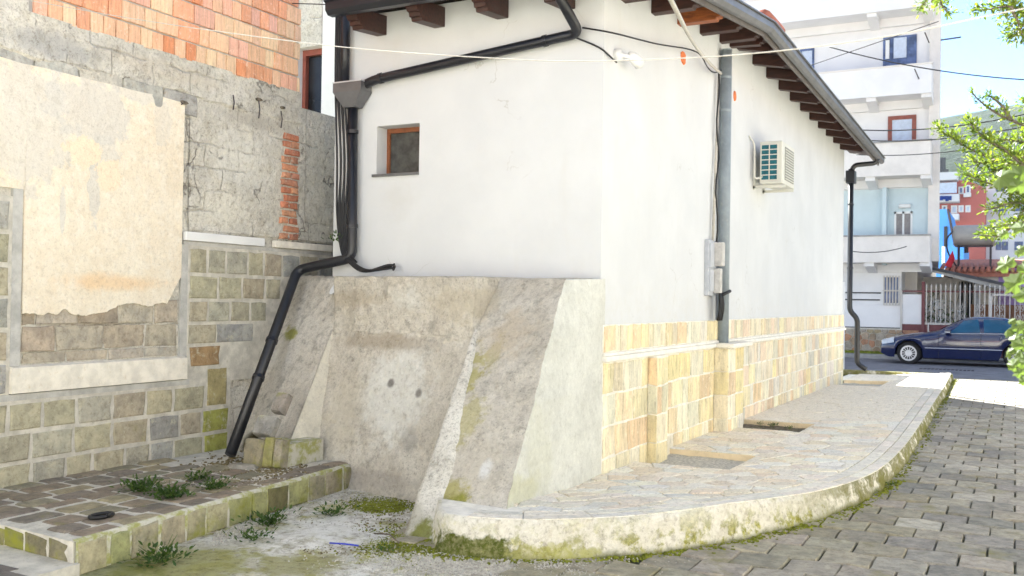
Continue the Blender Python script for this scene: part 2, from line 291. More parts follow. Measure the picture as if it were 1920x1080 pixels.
M['facestone'] = piece_mat('mossy_face_stone', .75, None, .3, moss=((.25, .26, .03), .46, .66), bs=.6)
M['mortar'] = simple('old_mortar', (.62, .59, .52), .95, .2, 9, .8, 70, .15, dirt=(.34, .33, .22))
n = N('mossy_mortar'); b = n.noise(9, 7, .7); cc = n.mix(n.rng(b, .4, .62), (.62, .60, .52), (.38, .38, .14)); M['mortar_moss'] = n.out(cc, .95, n.noise(70, 5), .8, .01, .15)
M['brick'] = piece_mat('hollow_clay_brick', .85, (1, 5, .35), .16, bs=.5, dust=(.90, .62, .46))
M['redbrick'] = piece_mat('crumbled_red_brick', .9, None, .3, bs=.9, dust=(.52, .44, .36))
M['block'] = piece_mat('concrete_block', .93, None, .3, bs=1., dust=(.40, .34, .26))
M['graymortar'] = simple('grey_mortar', (.52, .51, .48), .95, .2, 8, .8, 60, .15)
M['sillwhite'] = simple('cream_sill', (.82, .77, .67), .9, .14, 10, .5, 60, .2, dirt=(.62, .52, .36))
# curb
n = N('kerb_plaster'); a = n.noise(5, 8, .7); b = n.noise(26, 7, .75); zz = n.z()[2]
cc = n.mix(n.rng(b, .4, .7), (.88, .84, .74), (.74, .70, .58)); mo = n.math('MULTIPLY', n.rng(a, .49, .60), n.rng(zz, .05, .24, 1, .25))
cc = n.mix(mo, cc, n.mix(n.rng(b, .36, .56), (.62, .58, .20), (.30, .30, .05))); cc = n.mix(n.rng(n.math('ADD', zz, n.math('MULTIPLY', a, .12)), .06, .12, .95, 0), cc, (.11, .12, .025))
far = n.rng(n.z()[1], 6.8, 8.5); cc = n.mix(n.math('MULTIPLY', far, n.rng(a, .36, .5, 0, .85)), cc, (.20, .19, .06))
cc = n.mix(n.blob((-3.08, 5.28, .05), (.42, .35, .12), .35, .2, 9), cc, n.mix(n.rng(b, .35, .6), (.30, .29, .14), (.10, .12, .02))); cc = n.mix(n.math('MULTIPLY', n.blob((-2.45, 5.62, .05), (.12, .3, .13), .8, .3, 14), .75), cc, (.34, .33, .09)); cc = n.mix(n.math('MULTIPLY', n.blob((-2.62, 5.5, .04), (.30, .3, .08), .5, .3, 9), .6), cc, (.50, .48, .18))
cc = n.grit(cc, .5, .3)
M['kerb'] = n.out(cc, .95, n.math('ADD', a, n.math('MULTIPLY', b, 1.)), 1., .02, .15)
# metals, woods
M['black_pipe'] = simple('black_painted_steel', (.012, .013, .018), .33, .3, 4, .05, 30, .5)
M['gutter'] = simple('dark_grey_gutter', (.15, .15, .155), .40, .2, 5, 0, 30, .5, Metallic=.35)
M['gutter_in'] = simple('brown_gutter_liner', (.13, .115, .105), .5, .2, 5)
M['cable'] = simple('black_rubber_cable', (.018, .018, .02), .5, .2)
M['cord'] = simple('pale_cord', (.52, .49, .44), .7, .1, 30)
n = N('dark_stained_timber'); w = n.noise(6, 5, .6, sc3=(1, 6, 6)); cc = n.mix(n.rng(w, .3, .7), (.028, .011, .008), (.062, .022, .014)); M['rafter'] = n.out(cc, .5, w, .3, .005, .4)
n = N('orange_stained_timber'); w = n.noise(6, 5, .6, sc3=(1, 6, 6)); cc = n.mix(n.rng(w, .3, .7), (.16, .045, .015), (.38, .11, .025)); M['rafter_o'] = n.out(cc, .5, w, .3, .005, .4)
M['soffit'] = simple('dark_soffit_board', (.075, .058, .052), .6, .25, 8, .2)
M['tile'] = simple('terracotta_tile', (.40, .15, .10), .8, .25, 6, .3)
M['window_wood'] = simple('varnished_window_wood', (.24, .085, .035), .4, .3, 12)
M['glass_dark'] = simple('dirty_dark_glass', (.07, .068, .062), .16, .5, 9, 0, 10, .6)
M['void'] = simple('dark_doorway_glass', (.018, .019, .022), .25, .5, 3)
M['grey_post'] = simple('grey_painted_steel', (.27, .31, .34), .5, .14, 7, .1, dirt=(.40, .43, .45))
M['ac_white'] = simple('cream_enamel', (.66, .65, .58), .45, .06, 5)
M['ac_coil'] = simple('teal_condenser_fin', (.012, .13, .17), .4, .3, 20)
M['ac_grille'] = simple('grey_fan_grille', (.30, .30, .27), .6, .3, 90)
M['box'] = simple('meter_box_plastic', (.58, .56, .53), .5, .2, 12, dirt=(.48, .43, .34))
M['box_b'] = simple('pale_blue_meter_plastic', (.50, .52, .56), .35, .1, 12)
M['orange'] = simple('orange_clay_plug', (.72, .20, .06), .7, .2, 30)
M['leaf'] = None
def leafmat(name, A, B, tr=.5):
    n = N(name); i = n.n.new('ShaderNodeNewGeometry'); c = n.mix(i.outputs['Random Per Island'], A, B)
    m = n.out(c, .5, spec=.35)
    t = n.n.new('ShaderNodeBsdfTranslucent'); n.lk(n.mix(1, c, (1.5, 1.7, .8), 'MULTIPLY'), t.inputs['Color']); mx = n.n.new('ShaderNodeMixShader'); mx.inputs[0].default_value = tr
    n.lk(n.b.outputs[0], mx.inputs[1]); n.lk(t.outputs[0], mx.inputs[2]); n.lk(mx.outputs[0], n.n['Material Output'].inputs[0]); return m
M['leaf'] = leafmat('spring_leaf', (.05, .09, .018), (.22, .25, .04), .42)
M['vine'] = leafmat('vine_leaf', (.05, .085, .02), (.14, .18, .05), .35)
M['weed'] = leafmat('weed_leaf', (.03, .07, .014), (.08, .13, .025), .25)
M['bark'] = simple('grey_bark', (.16, .13, .10), .9, .35, 20, .8)
# far things
M['apt'] = simple('apartment_white_render', (.78, .775, .785), .9, .05, 1.5, .1)
M['apt_cream'] = simple('apartment_cream_render', (.74, .70, .66), .9, .08, 2, .1, dirt=(.62, .57, .52))
M['apt_blue'] = simple('loggia_pale_blue', (.58, .68, .72), .9, .05, 2)
M['bluewin'] = simple('curtained_blue_glass', (.10, .14, .28), .2, .5, 3)
M['curtain'] = simple('pale_curtain', (.55, .62, .75), .8, .1, 8)
M['redwood'] = simple('red_brown_frame', (.26, .075, .05), .5, .2, 10)
M['grayglass'] = simple('grey_louvre', (.24, .22, .22), .5, .2, 20)
M['darkline'] = simple('dark_facade_line', (.03, .03, .035), .7, .2)
M['maroon'] = simple('maroon_paint', (.16, .05, .055), .6, .2)
M['fence'] = simple('fence_white_paint', (.56, .53, .50), .5, .08)
M['rub1'] = piece_mat('rubble_facing_stone', .85, None, .25, bs=.5)
M['asphalt'] = simple('pale_asphalt', (.20, .195, .21), .9, .2, 3, .4, 90, .2)
M['kerbgrey'] = simple('grey_kerb', (.34, .33, .32), .9, .2, 5, .4)
M['awning'] = simple('grey_awning_sheet', (.20, .18, .17), .7, .15, 6)
M['awning_d'] = simple('dark_awning_edge', (.05, .05, .06), .6, .2)
M['tank'] = simple('galvanised_tank', (.42, .40, .37), .5, .15, 2.5, dirt=(.33, .29, .26), Metallic=.25)
M['iron'] = simple('dark_angle_iron', (.05, .04, .045), .6, .2)
M['bluewall'] = simple('bright_blue_wall', (.08, .27, .72), .8, .12, 1, .1)
M['redwall'] = simple('brick_red_render', (.50, .16, .14), .9, .1, .6)
M['whitewall'] = simple('far_white_render', (.70, .71, .75), .9, .08, .5)
M['peachwall'] = simple('pale_ochre_render', (.50, .46, .40), .9, .08, .8)
M['purple'] = simple('lilac_sheet', (.42, .30, .62), .8, .1)
M['brownboard'] = simple('brown_board', (.26, .13, .075), .8, .15)
M['paint'] = simple('navy_car_paint', (.002, .008, .06), .18, .1, 2, 0, 10, .6, Coat_Weight=1., Coat_Roughness=.04)
M['carglass'] = simple('tinted_car_glass', (.02, .09, .16), .05, .2, 2, 0, 10, .9)
M['tyre'] = simple('tyre_rubber', (.02, .02, .021), .85, .2)
M['alloy'] = simple('silver_alloy', (.62, .62, .64), .35, .1, Metallic=.3)
M['chrome'] = simple('chrome_trim', (.65, .65, .68), .2, .1, Metallic=.8)
M['lamp'] = simple('headlamp_lens', (.55, .58, .62), .1, .15, 20, 0, 10, .8)
M['cloth_blue'] = simple('hanging_blue_cloth', (.02, .05, .25), .9, .4, 2)
M['red'] = simple('red_cloth', (.55, .03, .05), .8, .2)
M['bluepen'] = simple('blue_plastic', (.03, .05, .45), .5, .2)

# ------------------------------------------------------------------ piece meshes (unit blocks, shared data)
def pieces(m, count=6, jit=.035, bev=.07, seed=1):
    r = random.Random(seed); out = []
    for k in range(count):
        mb = MB(); cs = [(0, 0), (1, 0), (1, 1), (0, 1)]; o = []
        P = []
        for i, (a, b) in enumerate(cs):
            a2, b2 = cs[(i+1) % 4]
            ja, jb = a+r.uniform(-jit, jit), b+r.uniform(-jit, jit); P.append((ja, jb))
            P.append(((a+a2)/2+r.uniform(-jit, jit)*.6, (b+b2)/2+r.uniform(-jit, jit)*.6))
        n = len(P); cx = cy = .5
        v = [(x, y, 0) for x, y in P]+[(x, y, .8+r.uniform(-.1, .1)) for x, y in P]
        v += [(cx+(x-cx)*(1-2*bev), cy+(y-cy)*(1-2*bev), 1+r.uniform(-.12, .12)) for x, y in P]+[(cx, cy, 1.05)]
        f = []
        for i in range(n):
            j = (i+1) % n; f += [(i, j, n+j, n+i), (n+i, n+j, 2*n+j, 2*n+i), (2*n+i, 2*n+j, 3*n)]
        mb.add(v, f); out.append(mb.mesh('stone_piece', m))
    return out
def piece(name, meshes, o, u, v, nrm, w, h, t, color, parent, rot=0):
    ob = bpy.data.objects.new(name, meshes[rnd.randrange(len(meshes))])
    u, v, nrm = Vector(u), Vector(v), Vector(nrm)
    X, Y, Z = u*w, v*h, nrm*t
    ob.matrix_basis = Matrix(((X.x, Y.x, Z.x, o[0]), (X.y, Y.y, Z.y, o[1]), (X.z, Y.z, Z.z, o[2]), (0, 0, 0, 1)))
    ob.color = (*color, 1)
    link(ob, parent); return ob
def pick(pal):
    c = pal[rnd.randrange(len(pal))]; k = U(.88, 1.08); return tuple(min(.9, x*k*U(.985, 1.015)) for x in c)
def clip(poly, px, py, nx, ny):      # keep side where (p-P).n <= 0
    out = []
    for i in range(len(poly)):
        a, b = poly[i], poly[(i+1) % len(poly)]
        da = (a[0]-px)*nx+(a[1]-py)*ny; db = (b[0]-px)*nx+(b[1]-py)*ny
        if da <= 0: out.append(a)
        if (da < 0 < db) or (db < 0 < da): t = da/(da-db); out.append((a[0]+(b[0]-a[0])*t, a[1]+(b[1]-a[1])*t))
    return out
def area(p): return abs(sum(p[i][0]*p[(i+1) % len(p)][1]-p[(i+1) % len(p)][0]*p[i][1] for i in range(len(p))))/2
def shrink(poly, d):
    A = sum(poly[i][0]*poly[(i+1) % len(poly)][1]-poly[(i+1) % len(poly)][0]*poly[i][1] for i in range(len(poly)))
    s = 1 if A > 0 else -1; out = list(poly)
    for i in range(len(poly)):
        a, b = poly[i], poly[(i+1) % len(poly)]; ex_, ey = b[0]-a[0], b[1]-a[1]; L = math.hypot(ex_, ey)
        if L < 1e-6: continue
        nx, ny = ey/L*s, -ex_/L*s
        out = clip(out, a[0]-nx*d, a[1]-ny*d, nx, ny)
        if len(out) < 3: return []
    return out

XW, YF = -3.2, 7.75
# ================================================================== GROUND
def zwall(y): return .14-.006*(y-7.75)
kp = [(-3.62, 5.72), (-3.42, 5.42), (-3.22, 5.27), (-2.8, 5.37), (-2.4, 5.63), (-2.02, 6.03), (-1.62, 6.73), (-1.24, 7.79), (-1.04, 8.97), (-.98, 10.6), (-1.0, 13), (-1.06, 16.3), (-1.12, 19.8), (-1.22, 23.6)]
def cr_s(P, step):
    out = []
    for i in range(len(P)-1):
        p0, p1, p2, p3 = P[max(i-1, 0)], P[i], P[i+1], P[min(i+2, len(P)-1)]
        L = math.hypot(p2[0]-p1[0], p2[1]-p1[1]); n = max(1, int(L/step))
        for k in range(n):
            t = k/n; q = []
            for a in (0, 1): q.append(.5*((2*p1[a])+(-p0[a]+p2[a])*t+(2*p0[a]-5*p1[a]+4*p2[a]-p3[a])*t*t+(-p0[a]+3*p1[a]-3*p2[a]+p3[a])*t**3))
            out.append(tuple(q))
    out.append(P[-1]); return out
kerb = cr_s(kp, .07)
def offset(line, d):
    out = []
    for i, p in enumerate(line):
        a, b = line[max(i-1, 0)], line[min(i+1, len(line)-1)]; dx, dy = b[0]-a[0], b[1]-a[1]; L = math.hypot(dx, dy) or 1e-6
        out.append((p[0]-dy/L*d, p[1]+dx/L*d))
    return out
def kd(x, y):   # distance to kerb line
    best = 9
    for i in range(0, len(kerb)-1, 3):
        a, b = kerb[i], kerb[min(i+3, len(kerb)-1)]; dx, dy = b[0]-a[0], b[1]-a[1]
        t = max(0, min(1, ((x-a[0])*dx+(y-a[1])*dy)/(dx*dx+dy*dy))); best = min(best, math.hypot(x-a[0]-t*dx, y-a[1]-t*dy))
    return best
def zedge(y):
    P = [(5, .25), (6.6, .26), (7.6, .21), (9, .17), (12, .15), (24, .14)]
    for (a, b), (c, d) in zip(P, P[1:]):
        if y <= c: return b+(d-b)*max(0, (y-a))/(c-a)
    return .14
def zs(x, y):
    t = min(1, kd(x, y)/1.7); e = zedge(y); return e+(zwall(max(y, 6.5))-e)*t*t*(3-2*t)
g = MB(); g.grid([[(x, y, -.16) for y in (-40, -5, 20, 60, 200, 1500, 4000)] for x in (-3000, -400, -40, 0, 40, 400, 3000)])
M['earth'] = simple('dry_earth', (.16, .15, .10), .95, .3, .2)
ground = g.build('ground', M['earth']); tag(ground, 'bare earth stretching out under the village to the hills', kind='structure')
# alley paving
pave = thing('pavement', (0, 8, 0), 'alley paved with grey square concrete pavers and mossy joints', None, kind='structure')
MB().box(-3.4, 2.0, 1.62, 24.0, -.10, -.012).build('joint_bed', M['joint_soil'], pave)
pm = pieces(M['paver'], 8, .005, .02, 3)
pal = [(.37, .345, .295), (.32, .30, .265), (.41, .38, .325), (.28, .265, .235), (.36, .335, .275), (.45, .42, .36), (.38, .35, .285)]
lst = []
row = 0; y = 7.02-.33*14
while y < 23.9:
    off = 0 if row % 2 == 0 else .16
    for i in range(-10, 9):
        x = -.79+off+i*.32
        inside = x+.16 < 2.0
        if y < 5.2 and x < -2.9: inside = False
        if not inside: continue
        cx, cy = x+.155, y+.16
        # skip what lies wholly under the raised sidewalk
        under = cy > 5.3 and any(True for _ in [0]) and (lambda: (min(kerb, key=lambda k: abs(k[1]-cy))[0] if cy > 6 else -9))() > cx+.30
        if cy > 6 and under: continue
        if cy <= 6 and cx < -2.2 and cy > 5.75: continue
        lst.append((abs(cx)*.5+math.hypot(cx+.5, cy) if cx < .25 else 50+cy, x, y))
    y += .33; row += 1
lst.sort(); rest = MB()
for k, (q, x, y) in enumerate(lst):
    w, h = .307, .317; zt = .012+U(-.003, .004)
    if k < 290:
        piece('paving_stone', pm, (x+U(-.003, .003), y+U(-.003, .003), -.05), (1, U(-.003, .003), U(-.004, .004)), (U(-.003, .003), 1, U(-.004, .004)), (0, 0, 1), w+.004, h+.004, zt+.05, pick(pal) if q > 9.5 or x > -.9 else pick([(.38, .35, .27), (.36, .33, .24), (.40, .36, .30), (.33, .30, .24)]), pave)
    else:
        rest.box(x, x+w, y, y+h, -.05, zt)
ro = rest.build('paving_stone', M['paver'], pave, kind='stuff'); ro.color = (.27, .25, .215, 1)
# side road
rd = MB(); rd.box(-60, 60, 24.05, 33.3, -.2, -.10); road = rd.build('road', M['asphalt']); tag(road, 'pale asphalt street crossing at the end of the alley', kind='structure')
MB().box(-60, 60, 24.0, 24.05, -.15, -.02).build('road_edge', M['kerbgrey'], road)
gr = MB()
for i in range(14): gr.box(-2.35+i*.1, -2.29+i*.1, 28.8, 29.2, -.1, -.09)
gr.build('drain_grate', M['iron'], road)
kb = MB(); kb.box(-60, 60, 33.3, 34.25, -.2, .02); kb = kb.build('far_kerb', M['kerbgrey'], bevel=.02); tag(kb, 'grey concrete kerb on the far side of the street', kind='structure')

# yard slab in front of the buttress
P = []
for i in range(61):
    r_ = []
    for j in range(61):
        x = -7+i*(4.6/60); y = 1.5+j*(5.6/60)
        r_.append((x, y, .012+.012*noise.noise((x*2, y*2, 0))+.004*noise.noise((x*11, y*11, 2))-max(0, x+3.0)*.04))
    P.append(r_)
yard = MB().grid(P).build('yard_ground', M['yard'], smooth=True); tag(yard, 'cracked mossy concrete yard in front of the sloping buttress', kind='structure')

# sidewalk
side = thing('sidewalk', (-2, 8, 0), 'raised walkway of pale crazy paving curving round the white house', None, kind='structure')
pits = [(-3.2, -2.27, 8.60, 9.62), (-3.2, -2.27, 11.75, 12.7), (-3.2, -2.31, 19.7, 21.2)]
ktop = offset(kerb, .05)
# slab with holes: strips between x lines
ys = sorted(set([5.8+.25*i for i in range(72)]+[p[2] for p in pits]+[p[3] for p in pits])); ys = [y for y in ys if y < 23.55]
def kx(y):       # kerb x at given y (outer part)
    best = None
    for a, b in zip(ktop, ktop[1:]):
        if a[0] > -3.15 or a[1] < 5.5:
            if (a[1]-y)*(b[1]-y) <= 0 and b[1] != a[1]:
                x = a[0]+(b[0]-a[0])*(y-a[1])/(b[1]-a[1]); best = x if best is None else max(best, x)
    return best
sl = MB()
for a, b in zip(ys, ys[1:]):
    xa = XW-.2
    for p in pits:
        if p[2]-1e-6 <= a and b <= p[3]+1e-6: xa = p[1]
    ka, kb_ = kx(a) or -1.22, kx(b) or -1.22; nn = 8
    for k in range(nn):
        q = [(xa+(ka-xa)*k/nn, a), (xa+(ka-xa)*(k+1)/nn, a), (xa+(kb_-xa)*(k+1)/nn, b), (xa+(kb_-xa)*k/nn, b)]
        sl.add([(x, y, zs(x, y)-.006) for x, y in q], [(0, 1, 2, 3)])
# front nose area
nose = [p for p in ktop if p[1] <= 5.8 or (p[0] < -2.2 and p[1] < 5.82)]
sl.add([(-3.0, 5.83, zs(-3.0, 5.83)-.006)]+[(x, y, zs(x, y)-.006) for x, y in nose], [(0, i+1, i+2) for i in range(len(nose)-1)])
sl.build('slab', M['grout'], side)
# pits
for p in pits:
    m = MB(); zt = lambda x, y: zs(x, y)-.004
    x0, x1, y0, y1 = p; d = -.05
    m.add([(x0, y1, zt(x0, y1)), (x1, y1, zt(x1, y1)), (x1, y1, d), (x0, y1, d)], [(0, 1, 2, 3)])
    m.add([(x0, y0, zt(x0, y0)), (x1, y0, zt(x1, y0)), (x1, y0, d), (x0, y0, d)], [(0, 1, 2, 3)])
    m.add([(x1, y0, zt(x1, y0)), (x1, y1, zt(x1, y1)), (x1, y1, d), (x1, y0, d)], [(0, 1, 2, 3)])
    m.build('pit_wall', M['pitwall'] if 'pitwall' in M else M.setdefault('pitwall', simple('ochre_pit_wall', (.84, .70, .48), .9, .12, 6, .5, 40, .2, dirt=(.66, .54, .34))), side)
    f = MB(); zb = zwall(y0)-.065 if p is not pits[2] else .0
    f.grid([[(x0+(x1-x0)*i/8, y0+(y1-y0)*j/8, zb+.015*noise.noise((i*.9, j*.9, y0))) for j in range(9)] for i in range(9)]); f.build('pit_floor', M['soil'] if p is pits[1] else M['gravel'], side)
# kerb face
fr = MB(); G = []
kt2 = offset(kerb, .05)
for i, (a, b) in enumerate(zip(kerb, kt2)):
    r_ = []; ze = zedge(b[1])
    for k in range(9):
        t = k/8; x = a[0]+(b[0]-a[0])*t; y = a[1]+(b[1]-a[1])*t; z = -.05+(ze+.05)*t; q = noise.noise((x*5, y*5, z*7))*.030+noise.noise((x*16, y*16, z*16))*.016+noise.noise((x*45, y*45, z*45))*.009
        nx, ny = (a[0]-b[0])/.05, (a[1]-b[1])/.05; w = 0 if k == 8 else 1
        r_.append((x+nx*q*w, y+ny*q*w, z))
    r_.append((a[0]+(b[0]-a[0])*1.5, a[1]+(b[1]-a[1])*1.5, ze+.004)); G.append(r_)
fr.grid(G).build('kerb', M['kerb'], side, smooth=True)
MB().add([(kerb[-1][0], kerb[-1][1], -.1), (-3.6, 23.6, -.1), (-3.6, 23.6, .13), (kerb[-1][0]-.05, kerb[-1][1], .13)], [(0, 1, 2, 3)])
e = MB(); e.box(-3.6, -1.24, 23.5, 23.62, -.1, .128); e.build('kerb', M['kerb'], side)
# border bands
def band(d0, d1, step, pal_, z0):
    L0, L1 = offset(kerb, d0), offset(kerb, d1); i = 3; acc = 0
    while i < len(kerb)-2:
        s_ = step*U(.8, 1.2); j = i; dd = 0
        while j < len(kerb)-1 and dd < s_: dd += math.hypot(kerb[j+1][0]-kerb[j][0], kerb[j+1][1]-kerb[j][1]); j += 1
        pts = [L0[k] for k in range(i, j+1)]+[L1[k] for k in range(j, i-1, -1)]
        if L0[i][0] > -3.25:
            sp = shrink(pts, .004) if len(pts) < 7 else pts
            if len(sp) >= 3 and area(sp) > .004:
                cx = sum(p[0] for p in sp)/len(sp); cy = sum(p[1] for p in sp)/len(sp)
                sp = [(cx+(x-cx)*.97, cy+(y-cy)*.985) for x, y in sp]; hh = U(.0, .005)
                m = MB(); m.prism([(x, y, zs(x, y)-.02) for x, y in sp], (0, 0, .026+hh)); o = m.build('border_stone', M['border'], side); o.color = (*pick(pal_), 1)
        i = j
bp = [(.80, .76, .67), (.84, .79, .69), (.76, .72, .65), (.86, .80, .70)]
band(.055, .165, .42, bp, 0); band(.175, .285, .42, bp, 0)
# crazy paving
inner = offset(kerb, .297)
r2 = random.Random(11); seeds = []
for _ in range(16000):
    x, y = r2.uniform(-3.35, -.95), r2.uniform(5.45, 23.6); s_ = .17+.012*max(0, y-8)
    if all((x-a)**2+((y-b)*(1.0))**2 > s_**2 for a, b in seeds): seeds.append((x, y))
fp = [(.87, .80, .67), (.88, .81, .70), (.87, .78, .62), (.84, .79, .69), (.88, .78, .62), (.80, .78, .72), (.86, .77, .65), (.85, .81, .73), (.86, .74, .58)]
cells = []
for k, (x, y) in enumerate(seeds):
    poly = [(x-.6, y-.6), (x+.6, y-.6), (x+.6, y+.6), (x-.6, y+.6)]
    for (a, b) in seeds:
        if (a, b) != (x, y) and abs(a-x) < 1 and abs(b-y) < 1:
            poly = clip(poly, (a+x)/2, (b+y)/2, a-x, b-y)
            if len(poly) < 3: break
    if len(poly) < 3: continue
    poly = clip(poly, (-2.9 if y < 5.95 else -3.32) if y < YF else XW, 0, -1, 0); poly = clip(poly, 0, 23.45, 0, 1) if len(poly) > 2 else []
    for i in range(2, len(inner)-1, 3):
        if len(poly) < 3: break
        a, b = inner[i], inner[min(i+3, len(inner)-1)]
        if abs(a[1]-y) > 1.6 or a[0] < -2.86: continue
        dx, dy = b[0]-a[0], b[1]-a[1]; poly = clip(poly, a[0], a[1], dy, -dx)
    if len(poly) < 3: continue
    for (x0, x1, y0, y1) in pits:
        if any(p[0] < x1 and y0 < p[1] < y1 for p in poly):
            opts = [clip(poly, x1, 0, -1, 0), clip(poly, 0, y0, 0, 1), clip(poly, 0, y1, 0, -1)]
            poly = max(opts, key=lambda p: area(p) if len(p) > 2 else 0)
            if len(poly) < 3: break
    if len(poly) < 3: continue
    poly = shrink(poly, .006)
    if len(poly) >= 3 and area(poly) > .003: cells.append((math.hypot(x, y), poly))
cells.sort(key=lambda c: c[0]); restm = MB()
for k, (d, poly) in enumerate(cells):
    m = restm if k >= 215 else MB(); n0 = len(poly); tilt = U(-.002, .004)
    cx = sum(p[0] for p in poly)/n0; cy = sum(p[1] for p in poly)/n0
    v = [(x, y, zs(x, y)-.02) for x, y in poly]+[(x, y, zs(x, y)+.002+tilt) for x, y in poly]+[(cx+(x-cx)*.93, cy+(y-cy)*.93, zs(x, y)+.006+tilt) for x, y in poly]
    m.add(v, [tuple(2*n0+i for i in range(n0))]+[(i, (i+1) % n0, n0+(i+1) % n0, n0+i) for i in range(n0)]+[(n0+i, n0+(i+1) % n0, 2*n0+(i+1) % n0, 2*n0+i) for i in range(n0)])
    if k < 215: o = m.build('flagstone', M['flag'], side); o.color = (*pick(fp), 1)
if restm.v: o = restm.build('flagstone', M['flag'], side, kind='stuff'); o.color = (.87, .80, .68, 1)

# scatter helper for moss and gravel
def clumps(name, pts, rmin, rmax, mat_, flat=.6, seed=1, parent=None, subdiv=False):
    r = random.Random(seed); m = MB()
    for (x, y, z) in pts:
        s_ = r.uniform(rmin, rmax); a0 = r.uniform(0, 6.28); k = 5
        ring = [(x+math.cos(a0+6.283*i/k)*s_*r.uniform(.7, 1.2), y+math.sin(a0+6.283*i/k)*s_*r.uniform(.7, 1.2), z-.004) for i in range(k)]
        top = [(x+(p[0]-x)*.55+r.uniform(-.2, .2)*s_, y+(p[1]-y)*.55+r.uniform(-.2, .2)*s_, z+s_*flat*r.uniform(.6, 1.1)) for p in ring]
        m.add(ring+top, [tuple(range(k, 2*k))]+[(i, (i+1) % k, k+(i+1) % k, k+i) for i in range(k)])
    return m.build(name, mat_, parent)
r3 = random.Random(5); pts = []
for i in range(len(kerb)-1):
    a = kerb[i]
    for _ in range(22 if a[1] < 10 else 8):
        o_ = r3.gauss(0, 1); w = .05 if a[1] < 8 else .035
        q = offset([kerb[max(0, i-1)], kerb[i], kerb[i+1]], -abs(o_)*w+.015)[1]
        pts.append((q[0]+r3.uniform(-.05, .05), q[1]+r3.uniform(-.05, .05), .008))
mo = clumps('moss', pts, .006, .02, M['moss'], .8, 2); tag(mo, 'green moss growing along the foot of the curved kerb', 'moss', kind='stuff')
pts = []
for _ in range(5200):
    t = r3.random(); q = onz(r3.gauss(900, 120), r3.gauss(1064, 14), .01)
    pts.append((q.x, q.y, .012))
for _ in range(1800):
    q = onz(r3.uniform(640, 780), 928+r3.gauss(0, 9)+(r3.uniform(0, 14)), .01); pts.append((q.x, q.y, .012))
for _ in range(1500):
    q = onz(r3.uniform(380, 660), 0, .01) if False else onz(400+260*(t := r3.random()), 1010-95*t+r3.gauss(0, 7), .01); pts.append((q.x, q.y, .012))
gv = clumps('gravel', pts, .002, .0085, M['gravel'], .9, 4); tag(gv, 'loose pale gravel and grit lying where yard and kerb meet', 'gravel', kind='stuff')

# ================================================================== WHITE HOUSE
house = thing('white_house', (XW, YF, 0), 'small white rendered house with dark eaves and golden stone plinth beside the alley', 'house')
H_E = 4.36       # front eave wall height
w = MB()
YB = 20.95; XL = -6.12
# front wall around the window opening
wx0, wx1, wz0, wz1 = -5.60, -5.10, 2.86, 3.34
w.box(XL, wx0, YF, YF+.25, 0, H_E+.1); w.box(wx1, XW, YF, YF+.25, 0, H_E+.1); w.box(wx0, wx1, YF, YF+.25, 0, wz0); w.box(wx0, wx1, YF, YF+.25, wz1, H_E+.1)
w.build('wall', M['render'], house)
w = MB(); yb = 12.0
w.prism([(XW, YF+.25, 0), (XW, YB, 0), (XW, YB, 4.99), (XW, yb, 5.09), (XW, 11.95, 5.03), (XW, YF+.25, 4.52)], (-.25, 0, 0)); 
w.prism([(XL, YF+.25, 0), (XL, YB, 0), (XL, YB, 5.13), (XL, yb, 5.13), (XL, 11.95, 5.03), (XL, YF+.25, 4.53)], (.25, 0, 0))
w.build('wall', M['render'], house)
w = MB(); w.prism([(XL+.25, YB, 0), (XW-.25, YB, 0), (XW-.25, YB, 5.13), (-4.65, YB, 5.7), (XL+.25, YB, 5.13)], (0, -.25, 0)); w.build('wall', M['render'], house)
w = MB(); w.prism([(XL+.25, 12.2, 4.9), (XW-.25, 12.2, 4.9), (XW-.25, 12.2, 5.13), (-4.65, 12.2, 5.75), (XL+.25, 12.2, 5.13)], (0, .2, 0)); w.build('gable_wall', M['render'], house)
# window
win = MB(); f = .035; yy = YF+.17
win.box(wx0, wx1, yy, yy+.04, wz1-f*1.3, wz1); win.box(wx0, wx1, yy, yy+.04, wz0, wz0+f); win.box(wx0, wx0+f, yy, yy+.04, wz0+f, wz1-f*1.3); win.box(wx1-f, wx1, yy, yy+.04, wz0+f, wz1-f*1.3)
wo = win.build('window', M['window_wood'], house); MB().box(wx0+f, wx1-f, yy+.02, yy+.03, wz0+f, wz1-f*1.3).build('pane', M['glass_dark'], wo)
MB().box(wx0+.03, wx1-.02, yy+.036, yy+.05, wz0+.03, wz1-.03).build('window_back', M['void'], wo)
MB().box(wx0-.04, wx1+.0, YF-.025, YF+.165, wz0-.022, wz0+.004).build('window_sill', M['gutter'], house)
# plinth: backing + pilasters + ledge + stones
ZL = 1.12; ZT = 1.44; pr = .022
pb = MB(); pb.box(XW, XW+pr, YF+.02, YB, -.05, ZT)
for (ya, yb_, px_) in [(8.93, 9.30, -3.08), (11.25, 12.0, -3.0)]: pb.box(XW+pr, px_-.012, ya+.012, yb_-.012, -.05, ZL)
pb.build('plinth', M['grout'], house)
lg = MB(); lg.box(XW, XW+.075, YF+.0, YB+.02, ZL, ZL+.045); lg.box(XW, XW+.05, YF, YB+.02, ZL+.045, ZL+.075)
lg.box(XW+.075, -2.92, 11.17, 12.08, ZL, ZL+.05)
lg.build('plinth_ledge', M['ledge'], house, bevel=.008)
gp = pieces(M['plinth_stone'], 10, .035, .03, 9)
gpal = [(.88, .76, .44), (.88, .79, .53), (.87, .80, .60), (.86, .81, .65), (.88, .74, .50), (.86, .77, .57), (.88, .82, .62), (.84, .81, .65), (.83, .80, .68), (.88, .77, .50), (.84, .66, .44), (.88, .78, .50)]
